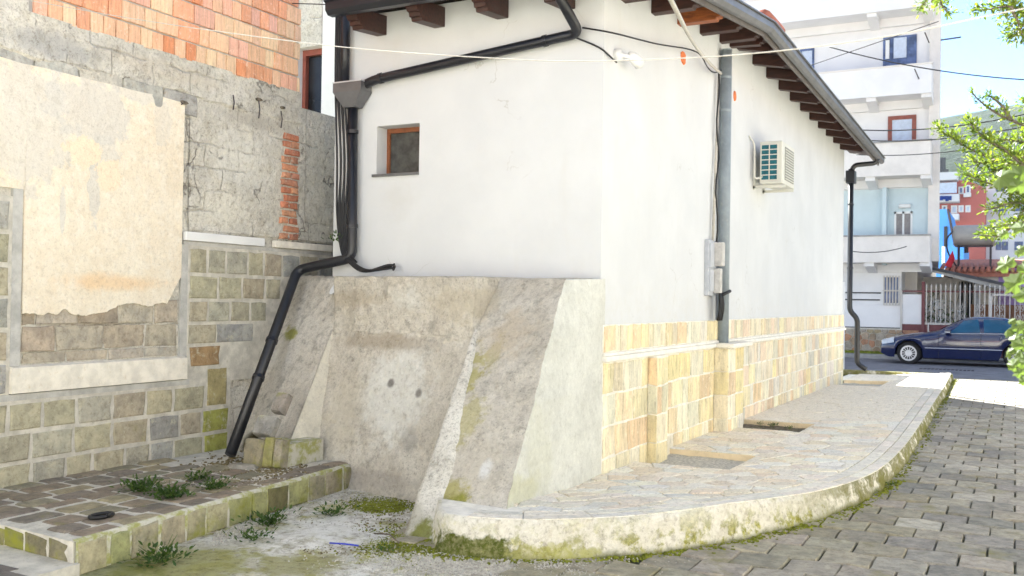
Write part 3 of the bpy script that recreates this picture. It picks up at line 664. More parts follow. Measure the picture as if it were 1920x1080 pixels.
fpal = [(.82, .73, .56), (.78, .73, .60), (.84, .71, .52), (.80, .66, .52), (.76, .72, .64), (.84, .75, .58), (.78, .62, .44)]
rows = [(.012, .27), (.282, .545), (.557, .825), (.837, 1.105)]
cnt = 0; rest = MB()
def pcol(y): return pick(gpal) if y < 12 or rnd.random() < .35 else pick(fpal)
def course(y0, y1, z0, z1, X, wmin, wmax):
    global cnt
    y = y0
    while y < y1-.02:
        w_ = U(wmin, wmax)
        if y1-y-w_ < wmin*.8: w_ = y1-y
        if cnt < 280:
            piece('cladding_stone', gp, (X, y+.005, z0), (0, 1, 0), (0, 0, 1), (1, 0, 0), w_-.020, z1-z0-.008, .006+U(0, .004), pcol(y), house); cnt += 1
        else: rest.box(X, X+.014, y+.005, y+w_-.005, z0, z1)
        y += w_
segs = [(YF+.03, 8.93, XW+pr), (9.30, 11.25, XW+pr), (12.0, YB, XW+pr)]
for (a, b, X) in segs:
    for k, (z0, z1) in enumerate(rows): course(a, b, z0 if k else -.02, z1, X, .20 if a < 11 else .16, .50)
    course(a, b, 1.205, ZT, X, .12, .34)
for a, b in ((8.93, 9.3), (11.25, 12.0)): course(a, b, 1.205, ZT, XW+pr, .09, .27)
for a, b, X in ((8.93, 9.30, -3.08-.012), (11.25, 12.0, -3.0-.012)):
    for k, (z0, z1) in enumerate(rows): course(a+.004, b-.004, z0 if k else -.02, z1, X, .17, .38)
for ya, X1 in ((8.93, -3.08), (11.25, -3.0)):
    for k, (z0, z1) in enumerate(rows): piece('cladding_stone', gp, (XW+pr+.004, ya+.012, z0), (1, 0, 0), (0, 0, 1), (0, -1, 0), X1-XW-pr-.004, z1-z0, .014, pick(gpal), house)
# ---- roof
ZF, ZB = 4.52, 5.24        # soffit level at front eave wall / along the level side eave
def rz(y): return 4.49+(y-8.93)*.128 if y < 11.95 else 4.93-.012*(y-12)
SL = .20; SN = .0
def gt(y): return 4.71+.13*(y-9.58) if y < 11.3 else 4.93-.012*(y-11.3)
XO = -2.66; XR0 = -5.74
# soffit boards (front slope) : boards run along X
for i in range(18):
    y = 7.2+i*.27; y2 = min(y+.262, 11.95)
    if y > 11.9: break
    z1, z2 = rz(y)+.145, rz(y2)+.145; dz_ = -SN*(XO-XW); G = []
    for (x_, d_) in ((XR0-.30 if y > 7.75 else XR0+.03, 0), (XW, 0), (XO, dz_)): G.append([(x_, y, z1+d_), (x_, y2, z2+d_), (x_, y2, z2+d_+.02), (x_, y, z1+d_+.02), (x_, y, z1+d_)])
    MB().grid(G).build('soffit_board', M['soffit'], house)
for x in (0, 1, 2, 3):
    xx = XO-.145*(x+1)
    za, zb_ = 5.07-SL*(xx-XW), 5.07-SL*(xx+.137-XW); MB().prism([(xx, 11.95, za), (xx+.137, 11.95, zb_), (xx+.137, 11.95, zb_+.02), (xx, 11.95, za+.02)], (0, 10.0, -.12)).build('soffit_board', M['soffit'], house)
# roof sheets
MB().grid([[(x_, y_, rz(y_)+.17+h_) for (y_, h_) in ((7.16, 0), (11.94, 0), (11.94, .05), (7.16, .05), (7.16, 0))] for x_ in (XR0+.02, XW, XO+.02)]).build('roof', M['tile'], house)
rr = MB(); rr.prism([(XO+.02, 11.9, 4.985), (XO+.02, 21.95, 4.865), (-4.65, 21.95, 5.72), (-4.65, 11.9, 5.84)], (0, 0, .05)); rr.prism([(XL-.4, 11.9, 5.13), (XL-.4, 21.95, 5.13), (-4.65, 21.95, 5.80), (-4.65, 11.9, 5.80)], (0, 0, .05)); rr.build('roof', M['tile'], house)
# barrel tiles: verge of the rear roof and down its slope edge
for k in range(9):
    x = XO-.05-k*.23; z = 5.08+(XO-x)*.42
    MB().tube([(x, 11.55, z-.02), (x, 11.95, z+.0), (x, 12.4, z+.02)], [.10, .095, .085], 10).build('roof_tile', M['tile'], house, smooth=True)
for k in range(23):
    y = 12.55+k*.4
    MB().tube([(XO-.05, y, 5.09-.012*(y-12)), (XO-.5, y, 5.28-.012*(y-12))], [.09, .08], 8).build('roof_tile', M['tile'], house, smooth=True)
# barge board / gutter along the right side
def rail(name, pts, prof, mat_):       # sweep profile (dx, dz) along points; x offsets to +X
    m = MB(); G = [[(p[0]+a, p[1], p[2]+b) for a, b in prof] for p in pts]; m.grid(G); return m.build(name, mat_, house)
spine = [(XO, 7.12, gt(7.12)-.15), (XO, 11.29, gt(11.29)-.15), (XO, 21.95, gt(21.95)-.15)]
rail('barge_board', spine, [(-.02, .02), (0, 0), (.03, 0), (.03, .13), (0, .165), (-.02, .165)], M['gutter_in'])
rail('gutter', [(a, b, c+.085) for a, b, c in spine], [(.028, -.02), (.05, -.05), (.10, -.05), (.135, -.01), (.135, .055), (.12, .065), (.10, .06), (.10, .02), (.03, .02)], M['gutter'])
rail('gutter_lip', [(a, b, c+.075) for a, b, c in spine], [(.03, .07), (.16, .07), (.16, .085), (.03, .085)], M['gutter'])
# front gutter
fg = MB(); G = [[(x, 7.20+a, 4.29+(x-XR0)*.0+b) for a, b in [(.03, .14), (.03, .03), (0, 0), (-.07, 0), (-.11, .04), (-.11, .13), (-.125, .14), (-.14, .12)]] for x in (XR0, -4.7, -3.6, XO+.1)]
fg.grid(G); fg.add(G[0], [tuple(range(8))]); fg.build('gutter', M['black_pipe'], house)
# rafters under the front eave (with notched ends)
def notch(mb, o, d, up_, wv, L, h):   # d outward dir, starting inside the wall
    o, d, up_, wv = Vector(o), Vector(d), Vector(up_), Vector(wv)
    pr_ = [(-.1, 0), (L*.78, 0), (L*.80, .18*h), (L*.86, .18*h), (L*.88, .38*h), (L*.94, .42*h), (L*.99, .62*h), (L, h), (-.1, h)]
    mb.prism([o+d*a+up_*b for a, b in pr_], wv)
for k, px_ in enumerate((725, 834, 953, 1078)):
    q = ony(px_, 60, YF); m = MB(); notch(m, (q.x-.12, YF, 4.235), (0, -1, -.10), (0, 0, 1), (.12, 0, 0), .50, .19); m.build('rafter', M['rafter'], house, bevel=.006)
k = 0; y = 8.20
while y < 21.2:
    m = MB(); notch(m, (XW, y-.06, rz(y)-.01), (1, 0, -SN if y < 11.9 else -SL), (0, 0, 1), (0, .12, 0), .53, .145)
    m.build('rafter', M['rafter_o'] if abs(y-9.83) < .1 else M['rafter'], house, bevel=.006); y += .815
m = MB(); notch(m, (XW, 11.86, rz(11.9)-.01), Vector((1, -.25, -.1)).normalized(), (0, 0, 1), (0, .11, 0), .52, .14); m.build('rafter', M['rafter'], house)
MB().prism([(XW, 11.95, 4.99), (XO, 11.95, 4.86), (XO, 11.95, 5.0), (XW, 11.95, 5.12)], (0, .03, 0)).build('soffit_board', M['soffit'], house)
# --- downpipes
def pipe(name, pts, r, mat_, parent=house, n=14, bands=(), brk=None):
    o = MB().tube(bend(pts, r*1.9), r, n).build(name, mat_, parent, smooth=True)
    for (p, q, t) in bands:
        p, q = Vector(p), Vector(q); c = p.lerp(q, t); d = (q-p).normalized()*.018; MB().tube([c-d, c+d], r*1.16, n).build('pipe_clip', mat_, o, smooth=False)
    return o
def bend(pts, r, n=6):
    pts = [Vector(p) for p in pts]; out = [pts[0]]
    for i in range(1, len(pts)-1):
        a, b, c = pts[i-1], pts[i], pts[i+1]; d1 = (a-b); d2 = (c-b); k = min(r, d1.length*.45, d2.length*.45); p = b+d1.normalized()*k; q = b+d2.normalized()*k
        for j in range(n+1):
            t = j/n; out.append(p*(1-t)**2+b*2*t*(1-t)+q*t*t)
    out.append(pts[-1]); return out
yp = YF-.09
A = [ony(1028, -45, 7.14), ony(1086, 62, yp), ony(700, 150, yp), ony(672, 166, yp)]
pipe('downpipe', A, .046, M['black_pipe'], bands=[(A[1], A[2], .15), (A[1], A[2], .96)])
hb = ony(662, 158, yp); ht = [ony(637, 158, yp-.12), ony(687, 158, yp-.06)]
hop = MB(); cx, cz = hb.x, hb.z
hx0, hx1 = ony(636, 160, yp).x, ony(688, 160, yp).x; hz1 = ony(660, 158, yp).z; hz0 = ony(660, 203, yp).z
top = [(hx0, yp-.10, hz1), (hx1, yp-.10, hz1), (hx1, yp+.08, hz1), (hx0, yp+.08, hz1)]; mid = [(hx0+.0, yp-.10, hz1-.09), (hx1, yp-.10, hz1-.09), (hx1, yp+.08, hz1-.09), (hx0, yp+.08, hz1-.09)]
bot = [(cx-.07, yp-.06, hz0), (cx+.07, yp-.06, hz0), (cx+.07, yp+.06, hz0), (cx-.07, yp+.06, hz0)]
hop.add(top+mid+bot, [(0,1,2,3), (11,10,9,8)]+[(i, (i+1) % 4, 4+(i+1) % 4, 4+i) for i in range(4)]+[(4+i, 4+(i+1) % 4, 8+(i+1) % 4, 8+i) for i in range(4)]); hp = hop.build('hopper', M['gutter'], house)
MB().box(hx0-.004, hx1+.004, yp-.105, yp+.085, hz1, hz1+.012).build('hopper_rim', M['alloy'], hp)
v = ony(648, 60, yp); pipe('downpipe', [(v.x, yp, 4.5), (v.x, yp, hz1+.01)], .046, M['black_pipe'])
b1 = ony(660, 480, yp); c1 = ony(650, 492, yp-.02); c2 = onx(558, 506, -6.42); c3 = onz(432, 852, .27)
B = [(cx, yp, hz0+.02), (b1.x, yp, b1.z-.02), c2, c3]
pipe('downpipe', B, .050, M['black_pipe'], bands=[(B[0], B[1], .17), (B[0], B[1], .79), (B[2], B[3], .42), (B[2], B[3], .62)])
# right rear downpipe
yq = 21.1; q = onx(1583, 300, XW+.10)
C = [(XO+.08, 21.3, 4.72), (XO+.02, 21.3, 4.62), (XW+.18, 21.15, 4.58), (XW+.11, 21.15, 4.45)]
pipe('downpipe', C, .05, M['black_pipe'])
D = [(XW+.11, 21.15, 4.5), (XW+.11, 21.15, 1.52), (XW+.26, 21.2, 1.36), (XW+.26, 21.2, .42), (XW+.45, 21.2, .30)]
dp = pipe('downpipe', D, .055, M['black_pipe'], bands=[(D[0], D[1], .25), (D[0], D[1], .7)])
MB().box(XW+.02, XW+.2, 21.02, 21.28, 4.20, 4.46).build('hopper', M['black_pipe'], house, bevel=.01)

# ---- things hung on the house
ac = thing('air_conditioner', (-3.0, 13.4, 3.2), 'cream outdoor air conditioner unit on a bracket high on the long white wall', 'air conditioner')
y0, y1, x0, x1, z0, z1 = 13.06, 13.85, -3.09, -2.79, 3.27, 3.84
MB().box(x0, x1, y0, y1, z0, z1).build('casing', M['ac_white'], ac, bevel=.012)
co = MB().box(x0+.02, x1-.06, y0-.004, y0+.0, z0+.05, z1-.05).build('coil', M['ac_coil'], ac)
gm = MB()
for i in range(8): zz = z0+.045+i*(z1-z0-.09)/7; gm.box(x0+.015, x1-.055, y0-.016, y0-.006, zz-.006, zz+.006)
for i in range(3): xx = x0+.02+i*(x1-x0-.08)/2; gm.box(xx-.006, xx+.006, y0-.018, y0-.004, z0+.045, z1-.045)
gm.build('guard_grille', M['ac_white'], ac)
fgm = MB(); fgm.box(x1, x1+.006, y0+.16, y1-.06, z0+.06, z1-.06); fgm.build('fan_grille', M['ac_grille'], ac)
rg = MB()
for i in range(12): rg.box(x1+.006, x1+.012, y0+.17, y1-.07, z0+.075+i*.036, z0+.085+i*.036)
rg.build('fan_guard', M['ac_white'], ac)
for yy in (y0+.10, y1-.12):
    MB().box(XW, x1+.02, yy-.02, yy+.02, z0-.05, z0-.015).build('bracket', M['ac_white'], ac); MB().box(XW, XW+.03, yy-.02, yy+.02, z0-.06, z0+.28).build('bracket', M['ac_white'], ac)
MB().tube(bend([(x0+.05, y0+.02, z0+.1), (XW+.06, y0-.08, z0+.05), (XW+.05, y0-.06, z1-.02), (XW+.0, y0-.18, z1+.06)], .1), .014, 6).build('pipe', M['ac_white'], ac, smooth=True)

pole = thing('steel_pole', (XW+.09, 11.85, 1.17), 'grey painted steel pole standing on the stone ledge against the white wall', 'pole')
pt = onx(1362, 95, XW+.08); pbt = onx(1355, 640, XW+.08)
MB().tube([(XW+.08, pt.y, 1.17), (XW+.08, pt.y, pt.z)], .068, 18).build('shaft', M['grey_post'], pole, smooth=True)
MB().tube([(XW+.08, pt.y, pt.z-.001), (XW+.08, pt.y, pt.z+.012)], .070, 18).build('cap', M['grey_post'], pole)
for zz in (3.95, 4.35): MB().tube([(XW+.08, pt.y, zz), (XW+.08, pt.y, zz+.03)], .0705, 18).build('band', M['grey_post'], pole)
mbx = thing('meter_box', (XW, 11.2, 1.75), 'weathered twin electricity meter box mounted beside the grey pole', 'meter box')
a = onx(1322, 500, XW+.01).y; b = onx(1348, 500, XW+.1).y; bz0, bz1 = 1.76, 2.36
MB().box(XW, XW+.05, a, b+.06, bz0-.03, bz1+.02).build('back_plate', M['box_b'], mbx, bevel=.006)
MB().box(XW+.05, XW+.16, a+.20, b+.05, bz0+.32, bz1).build('housing', M['box'], mbx, bevel=.012); MB().box(XW+.05, XW+.14, a+.20, b+.02, bz0, bz0+.29).build('housing', M['box'], mbx, bevel=.012)
MB().box(XW+.05, XW+.07, a+.02, a+.17, bz0+.30, bz1-.02).build('window', M['box_b'], mbx); MB().box(XW+.05, XW+.07, a+.02, a+.17, bz0+.02, bz0+.27).build('window', M['box_b'], mbx)
cbn = MB()
for i in range(9):
    yy = a+.22+i*.018; cbn.tube(bend([(XW+.12, yy, bz0+.02), (XW+.13+U(-.02, .03), yy+U(-.03, .03), bz0-.15), (XW+.11+U(-.02, .02), yy+U(-.03, .03), bz0-.32)], .1, 3), .012, 5)
cbn.tube([(XW+.13, a+.3, bz0-.02), (XW+.19, b+.18, bz0+.03)], .02, 6)
cbn.build('cable_bundle', M['cable'], mbx, smooth=True)
cd_ = thing('cable_conduit', (XW, 11.4, 3.4), 'thin white conduit with a black cable running up to the pole head', 'conduit')
ct = onx(1350, 140, XW+.05); cb = onx(1338, 455, XW+.05)
MB().tube([(XW+.04, cb.y, 2.37), (XW+.04, ct.y, ct.z)], .016, 8).build('conduit', M['cord'], cd_, smooth=True)
P_ = [(XW+.06, cb.y+.08+.05*math.sin(i*1.1), 2.37+(ct.z-2.37)*i/14) for i in range(15)]; MB().tube(P_, .011, 6).build('cable', M['cable'], cd_, smooth=True)

cm = thing('security_camera', (XW, 8.1, 3.85), 'small white dome security camera on the house corner', 'security camera')
q = onx(1158, 103, XW+.02); q2 = onx(1190, 112, XW+.12)
MB().tube([(XW, q.y, q.z), (XW+.06, q.y, q.z)], [.055, .05], 16).build('base', M['white'], cm, smooth=True)
MB().tube([(XW+.05, q.y, q.z), (XW+.10, (q.y+q2.y)/2, (q.z+q2.z)/2), (q2.x, q2.y, q2.z)], .02, 8).build('arm', M['white'], cm, smooth=True)
MB().tube([(q2.x-.03, q2.y-.07, q2.z+.035), (q2.x, q2.y-.03, q2.z+.01), (q2.x+.02, q2.y+.07, q2.z-.02)], [.035, .05, .055], 14).build('body', M['white'], cm, smooth=True)
MB().tube([(q2.x+.02, q2.y+.07, q2.z-.02), (q2.x+.03, q2.y+.085, q2.z-.03)], [.056, .036], 14).build('lens', M['cable'], cm)
for (px_, py_, ry, rzz, lab) in ((1280, 108, .085, .075, 'larger orange clay plug set in the white wall beside the camera'), (1377, 180, .06, .07, 'small orange clay plug showing just behind the grey pole')):
    q = onx(px_, py_, XW); m = MB(); pol = [(XW-.01, q.y+ry*math.cos(t*.628)*U(.85, 1.1), q.z+rzz*math.sin(t*.628)*U(.85, 1.1)) for t in range(10)]; m.prism(pol, (.022, 0, 0)); o = m.build('wall_plug', M['orange']); tag(o, lab, 'plug', 'orange plugs in the wall')

# ================================================================== BUTTRESS
but = thing('concrete_buttress', (-5, 6.6, 0), 'sloping rough concrete buttress with ribs propping the front of the house', 'buttress')
def lerp(a, b, t): return a+(b-a)*t
ZTOP = 1.86
def ztop(x): return 1.865-.02*max(0, (x+6.6)/3.4)-.012
def S(x, z):
    t = (x+6.66)/3.4; yt = lerp(7.74, 7.20, max(0, min(1, t)))
    if x < -5.6: yb = lerp(6.72, 6.30, (x+6.66)/1.06)
    elif x < -3.9: yb = lerp(6.30, 5.56, (x+5.6)/1.7)
    else: yb = 5.56
    return lerp(yb, yt, min(1, max(-.05, z/1.86)))
def Pn(x, z):
    y1 = S(x, 1.36); yb = lerp(6.74, 6.42, min(1, max(0, (x+5.6)/1.7))); 
    return y1 if z > 1.36 else lerp(yb, y1, z/1.36)
def xl(z): return lerp(-5.60, -5.72, min(1, z/1.36))
def xr(z): return lerp(-3.72, -3.93, min(1, z/1.42))+.012*noise.noise((z*5, 3, 1))+.007*noise.noise((z*17, 3, 1))
def xe(z): return lerp(-3.02, -3.27, min(1, max(0, z/1.82)))+.009*noise.noise((z*4, 7, 1))+.006*noise.noise((z*15, 7, 1))+.004*noise.noise((z*45, 7, 1))
NZ = 130; G = []
zsl = [-.06+(1.86+.06)*k/NZ for k in range(NZ+1)]
colsu = [('L', k/44) for k in range(45)]+[('sl', t) for t in (.25, .5, .75)]+[('P', k/80) for k in range(81)]+[('sr', t) for t in (.25, .5, .75)]+[('R', k/40) for k in range(41)]
rows_ = []
for z in zsl:
    r_ = []
    for kind, t in colsu:
        if kind == 'L': x = lerp(-6.66, xl(z), t); y = S(x, z)
        elif kind == 'sl': x = xl(z)+.02*t; y = lerp(S(xl(z), z), Pn(xl(z), z), t)
        elif kind == 'P': x = lerp(xl(z)+.02, xr(z)-.015, t); y = Pn(x, z)
        elif kind == 'sr': x = xr(z)-.015+.015*t; y = lerp(Pn(xr(z), z), S(xr(z), z), t)
        else: x = lerp(xr(z), xe(z), t); y = S(x, z)
        q = noise.noise((x*3, z*3, 1.))*.022+noise.noise((x*9, z*9, 5.))*.014+noise.noise((x*28, z*28, 3.))*.008
        q += .010*(1 if z > 1.33+.05*noise.noise((x*4, 0, 0)) and -5.7 < x < -3.9 else 0)
        zz = min(z, ztop(x)-.01+.014*noise.noise((x*4, 3, 3))+.010*noise.noise((x*15, 3, 3))+.006*noise.noise((x*50, 3, 3))) if z > 1.8 else z
        xx = x+(0.012*noise.noise((z*7, 1, x*2)) if kind in ('sl', 'sr') else 0)
        r_.append((xx, y-q-(.0), zz))
    rows_.append(r_)
MB().grid(rows_).build('sloping_face', M['buttress'], but, smooth=False)
# top
tp = []
for (x, y, z) in rows_[-1]: tp.append([(x, y, z), (x, (y+YF)/2, z+.012+.006*noise.noise((x*5, y, 0))), (x, YF+.0, z+.02)])
MB().grid(tp).build('top', M['buttress'], but)
# right side face
G = []
for k, z in enumerate(zsl):
    p = rows_[k][-1]; G.append([(lerp(p[0], XW+.02, t)+.006*noise.noise((t*5, z*5, 9)), lerp(p[1], YF+.06, t), p[2]+ (0.02*t if z > 1.8 else 0)) for t in [i/14 for i in range(15)]])
MB().grid(G).build('side_face', M['butt_side'], but, smooth=True)
# pale strip on the right rib, tapering up
G = []
for k in range(41):
    z = lerp(-.02, 1.40, k/40); w_ = lerp(.27, .02, (k/40)**1.2)*(1+.12*noise.noise((k*.35, 2, 2)))
    a = xr(z)-.005; r_ = []
    for t in [i/6 for i in range(7)]:
        x = a+w_*t; off = .020*(1 if 0 < t < 1 else 0)+.022; r_.append((x, S(x, z)-off if t < 1 else S(x, z)+.01, z))
    G.append([(a+.003, S(a, z)+.05, z)]+r_)
MB().grid(G).build('rib', M['butt_rib'], but, smooth=True)
# cream fin face (right-hand side of the small rib)
G = []
for k in range(31):
    z = lerp(.30, 1.37, k/30); x = xl(z); y0_, y1_ = S(x, z)-.012, Pn(x, z); G.append([(x+.02+.10*t*(1-z/1.4)+.004*noise.noise((t*3, z*6, 0)), lerp(y0_, y1_-.004, t), z) for t in [i/6 for i in range(7)]])
MB().grid(G).build('fin', M['butt_fin'], but, smooth=True)
# whitish plaster scab
q = onx(623, 537, -5.9); m = MB(); cc0 = ony(623, 537, 7.42)
pol = []
for t in range(12):
    a_ = t*math.pi/6; px_, pz_ = cc0.x+.062*math.cos(a_)+.012*math.sin(a_)*1.5, cc0.z+.075*math.sin(a_)+.02*math.cos(a_)
    pol.append((px_, S(px_, pz_)-.062, pz_))
m.prism(pol, (0, .08, 0)); m.build('plaster_patch', M['white'], but)
# stone foot of the small rib
sf = pieces(M['facestone'], 5, .03, .05, 21)
for (x, y, z, w_, h_, c) in [(-5.765, 6.115, .21, .20, .22, (.30, .27, .19)), (-5.56, 6.125, .21, .10, .24, (.34, .32, .15)), (-5.455, 6.135, .21, .075, .23, (.36, .33, .26))]:
    piece('stone', sf, (x, y+.12, z), (1, 0, 0), (0, .15, 1), (0, -1, .1), w_, h_, .10, c, but)
for (x, y, z, w_, h_, c) in [(-5.77, 6.25, .44, .20, .17, (.34, .33, .31)), (-5.70, 6.40, .62, .12, .18, (.32, .29, .26))]:
    piece('stone', sf, (x, y+.06, z), (1, 0, 0), (0, .5, .86), (0, -.86, .5), w_, h_, .08, c, but)
MB().prism([(-5.76, 6.23, .1), (-5.40, 6.25, .1), (-5.40, 6.75, .1), (-5.76, 6.75, .1)], (0, 0, .30)).build('stone_bedding', M['mortar_moss'], but)

# ================================================================== STONE PLATFORM
plat = thing('stone_platform', (-5.8, 5, 0), 'low mossy stone platform with a lower step between boundary wall and yard', 'step')
def xo(y): return lerp(-4.80, -5.05, (y-3.74)/2.9)
ZP = .215
pbm = MB(); pbm.prism([(-6.6, 3.9, 0), (xo(3.76)-.012, 3.76, 0), (xo(6.8)-.012, 6.72, 0), (-6.6, 6.95, 0)], (0, 0, ZP-.004)); pbm.build('bed', M['mortar'], plat)
pbm = MB(); pbm.prism([(-6.6, 1.6, 0), (-4.72, 1.6, 0), (-4.78, 3.78, 0), (-6.6, 3.95, 0)], (0, 0, .088)); pbm.build('bed', M['mortar'], plat)
ps = pieces(M['stepstone'], 8, .05, .06, 31)
spal = [(.27, .225, .175), (.23, .20, .17), (.30, .25, .19), (.22, .195, .165), (.28, .26, .19), (.34, .30, .20)]
x = -5.0; colk = 0
while x > -6.6:
    wd = U(.17, .22); y = 3.85+U(0, .12)-(.0)
    while y < 6.75:
        L = U(.24, .38)
        xs = x+(xo(y)-xo(3.74)) if colk == 0 else x+(xo(y)-xo(3.74))*max(0, 1-colk*.2)
        if not (y > 5.7 and xs > -5.7 and y < 6.3 and colk in (1, 2) and rnd.random() < .6) and not (y+L > 6.15 and xs < -5.35):
            piece('step_stone', ps, (xs, y, ZP-.03), (1, U(-.03, .03), 0), (U(-.04, .04), 1, 0), (0, 0, 1), wd-.040, L-.045, .034+U(-.004, .007), pick(spal), plat)
        y += L
    x -= wd; colk += 1
x = -4.98
while x > -6.5:
    wd = U(.2, .3); y = 2.6+U(0, .1)
    while y < 3.7:
        L = U(.26, .36)
        if y+L < 3.8: piece('step_stone', ps, (x, y, .06), (1, 0, 0), (U(-.04, .04), 1, 0), (0, 0, 1), wd-.02, L-.02, .035, pick([(.17, .155, .15), (.20, .18, .17)]), plat)
        y += L
    x -= wd
fs = pieces(M['facestone'], 8, .045, .06, 32); y = 3.78
fcol = [(.42, .39, .27), (.38, .35, .26), (.46, .43, .29), (.38, .39, .2), (.36, .33, .25)]
while y < 6.66:
    w_ = U(.15, .27); w_ = min(w_, 6.70-y); c = pick(fcol)
    if 5.4 < y < 5.75: c = (.17, .16, .08)
    piece('face_stone', fs, (xo(y)-.03, y+.012, .01), Vector((xo(y+w_)-xo(y), w_, 0)).normalized(), (0, 0, 1), (1, .08, 0), w_-.028, ZP-.03, .034+U(0, .008), c, plat); y += w_
x = -4.86
while x > -6.4:
    w_ = U(.18, .3); piece('face_stone', fs, (x-w_+.02, 3.80+(-4.86-x)*.07, .09), (1, -.07, 0), (0, 0, 1), (0, -1, 0), w_-.02, .11, .03, pick([(.18, .17, .12), (.22, .2, .13)]), plat); x -= w_
fm = MB(); G = []
for k in range(60):
    y = 3.77+k*(6.68-3.77)/59; G.append([(xo(y)-.004+.006*noise.noise((y*6, 0, 0)), y, .0), (xo(y)-.004+.008*noise.noise((y*9, 2, 0)), y, .1), (xo(y)-.002, y, ZP-.005), (xo(y)-.035+.01*noise.noise((y*5, 4, 0)), y, ZP+.004)])
fm.grid(G).build('face_mortar', M['mortar_moss'], plat, smooth=True)
pts = []
for _ in range(1700): pts.append((r3.gauss(-5.45, .18), r3.gauss(5.75, .28), ZP-.004))
dr = clumps('rubble', [p for p in pts if p[0] < xo(p[1])-.05], .004, .016, M['gravel'], .7, 6); tag(dr, 'loose stone grit and mortar crumbs scattered on the platform', 'rubble', kind='stuff')
pts = []
for _ in range(1500): q = onz(leaf_rnd0.gauss(480, 55), leaf_rnd0.gauss(878, 12), ZP); pts.append((q.x, q.y, ZP-.002))
ltm = clumps('leaf_litter', [p for p in pts if p[0] < xo(p[1])-.03 and p[0] > -6.55], .006, .022, M['litter'], .5, 8); tag(ltm, 'wet brown leaf litter and moss gathered round the drainpipe foot', 'leaf litter', kind='stuff')
pts = []
for _ in range(900): q = onz(leaf_rnd0.uniform(560, 780), leaf_rnd0.uniform(935, 1040), .01); pts.append((q.x, q.y, .012))
ltm = clumps('debris', pts, .003, .010, M['litter'], .5, 9); tag(ltm, 'scattered dark crumbs and dead leaves over the yard concrete', 'debris', kind='stuff')
q = onz(190, 968, ZP+.01); m = MB(); m.tube([(q.x+.05*math.cos(t*.52), q.y+.08*math.sin(t*.52), ZP+.015) for t in range(13)], .013, 7, cap=False); o = m.build('rubber_ring', M['cable'], smooth=True); tag(o, 'black rubber ring lying flat on the stone platform', 'ring')
q = onz(455, 873, ZP+.02); m = MB(); k = 9
ring = [(q.x+.17*math.cos(i*.698)*U(.8, 1.1), q.y+.12*math.sin(i*.698)*U(.8, 1.1), ZP-.01) for i in range(k)]; tp = [(q.x+(a-q.x)*.7, q.y+(b-q.y)*.7, ZP+.035+U(-.01, .01)) for a, b, c in ring]
m.add(ring+tp, [tuple(range(k, 2*k))]+[(i, (i+1) % k, k+(i+1) % k, k+i) for i in range(k)]); o = m.build('flat_stone', M['stepstone'], bevel=.006); o.color = (.34, .32, .28, 1); tag(o, 'loose flat grey stone lying at the foot of the drainpipe', 'stone')

# ================================================================== BOUNDARY WALL (left)
bw = thing('boundary_wall', (-6.6, 6, 0), 'tall patched boundary wall of stone, peach plaster, concrete and hollow bricks', 'wall')
XB = -6.6
m = MB(); m.box(XB-.45, XB, 1.5, 7.76, -.1, 3.73); m.build('concrete_core', M['old_concrete'], bw)
MB().box(XB-.45, XB-.02, 7.76, 9.0, -.1, 3.62).build('concrete_core', M['old_concrete'], bw)
G = []   # rough skin of the upper render so its surface is uneven
for i in range(90):
    y = 6.27+i*(8.7-6.27)/89; r_ = []
    for j in range(60):
        z = 2.24+j*((3.70 if y < 7.76 else 3.60)-2.24)/59; q = .014*noise.noise((y*3, z*3, 2))+.008*noise.noise((y*9, z*9, 2))+.004*noise.noise((y*25, z*25, 2))
        if y > 7.86: q -= .012
        r_.append((XB+.016+q, y, z))
    G.append(r_)
MB().grid(G).build('rough_render', M['old_concrete'], bw)
G = []
for i in range(140):
    y = 1.6+i*(7.76-1.6)/139; r_ = []
    for j in range(16):
        z = 3.42+j*(.34)/15+.0*y; q = .018*noise.noise((y*4, z*4, 7))+.008*noise.noise((y*13, z*13, 7))
        jag = .05*noise.noise((y*2.2, 0, 5))+.02*noise.noise((y*9, 0, 5))
        r_.append((XB+.028+q-(.02 if j == 0 else 0), y, z+(jag if j == 0 else jag*(1-j/15))))
    G.append(r_)
MB().grid(G).build('ring_beam', M['old_concrete'], bw)
MB().box(XB-.45, XB+.02, 1.5, 4.66, 3.74, 5.4).build('concrete_pier', M['old_concrete'], bw)
# grey blocks visible under the beam and in the broken niche
cbk = pieces(M['block'], 6, .03, .05, 41)
bpal = [(.52, .52, .50), (.56, .55, .52), (.48, .48, .46), (.58, .56, .50)]
y = 3.9
while y < 6.15:
    w_ = U(.38, .46); piece('concrete_block', cbk, (XB-.01, y, 3.26), (0, 1, 0), (0, 0, 1), (1, 0, 0), w_-.012, .19, .030+U(0, .012), pick(bpal), bw); y += w_
npal = [(.46, .40, .32), (.50, .45, .37), (.54, .50, .43), (.50, .46, .39)]
for z0_, offy in ((1.115, .0), (1.20, .1), (1.405, .26)):
    y = 4.68-(offy if z0_ > 1.15 else 0)
    while y < 6.14:
        w_ = U(.36, .44); ya = max(y, 4.67); yb2 = min(y+w_-.014, 6.17)
        if yb2-ya > .05: piece('concrete_block', cbk, (XB-.02, ya, z0_), (0, 1, 0), (0, 0, 1), (1, 0, 0), yb2-ya, .19 if z0_ > 1.15 else .075, .022+U(0, .014), pick(npal), bw)
        y += w_
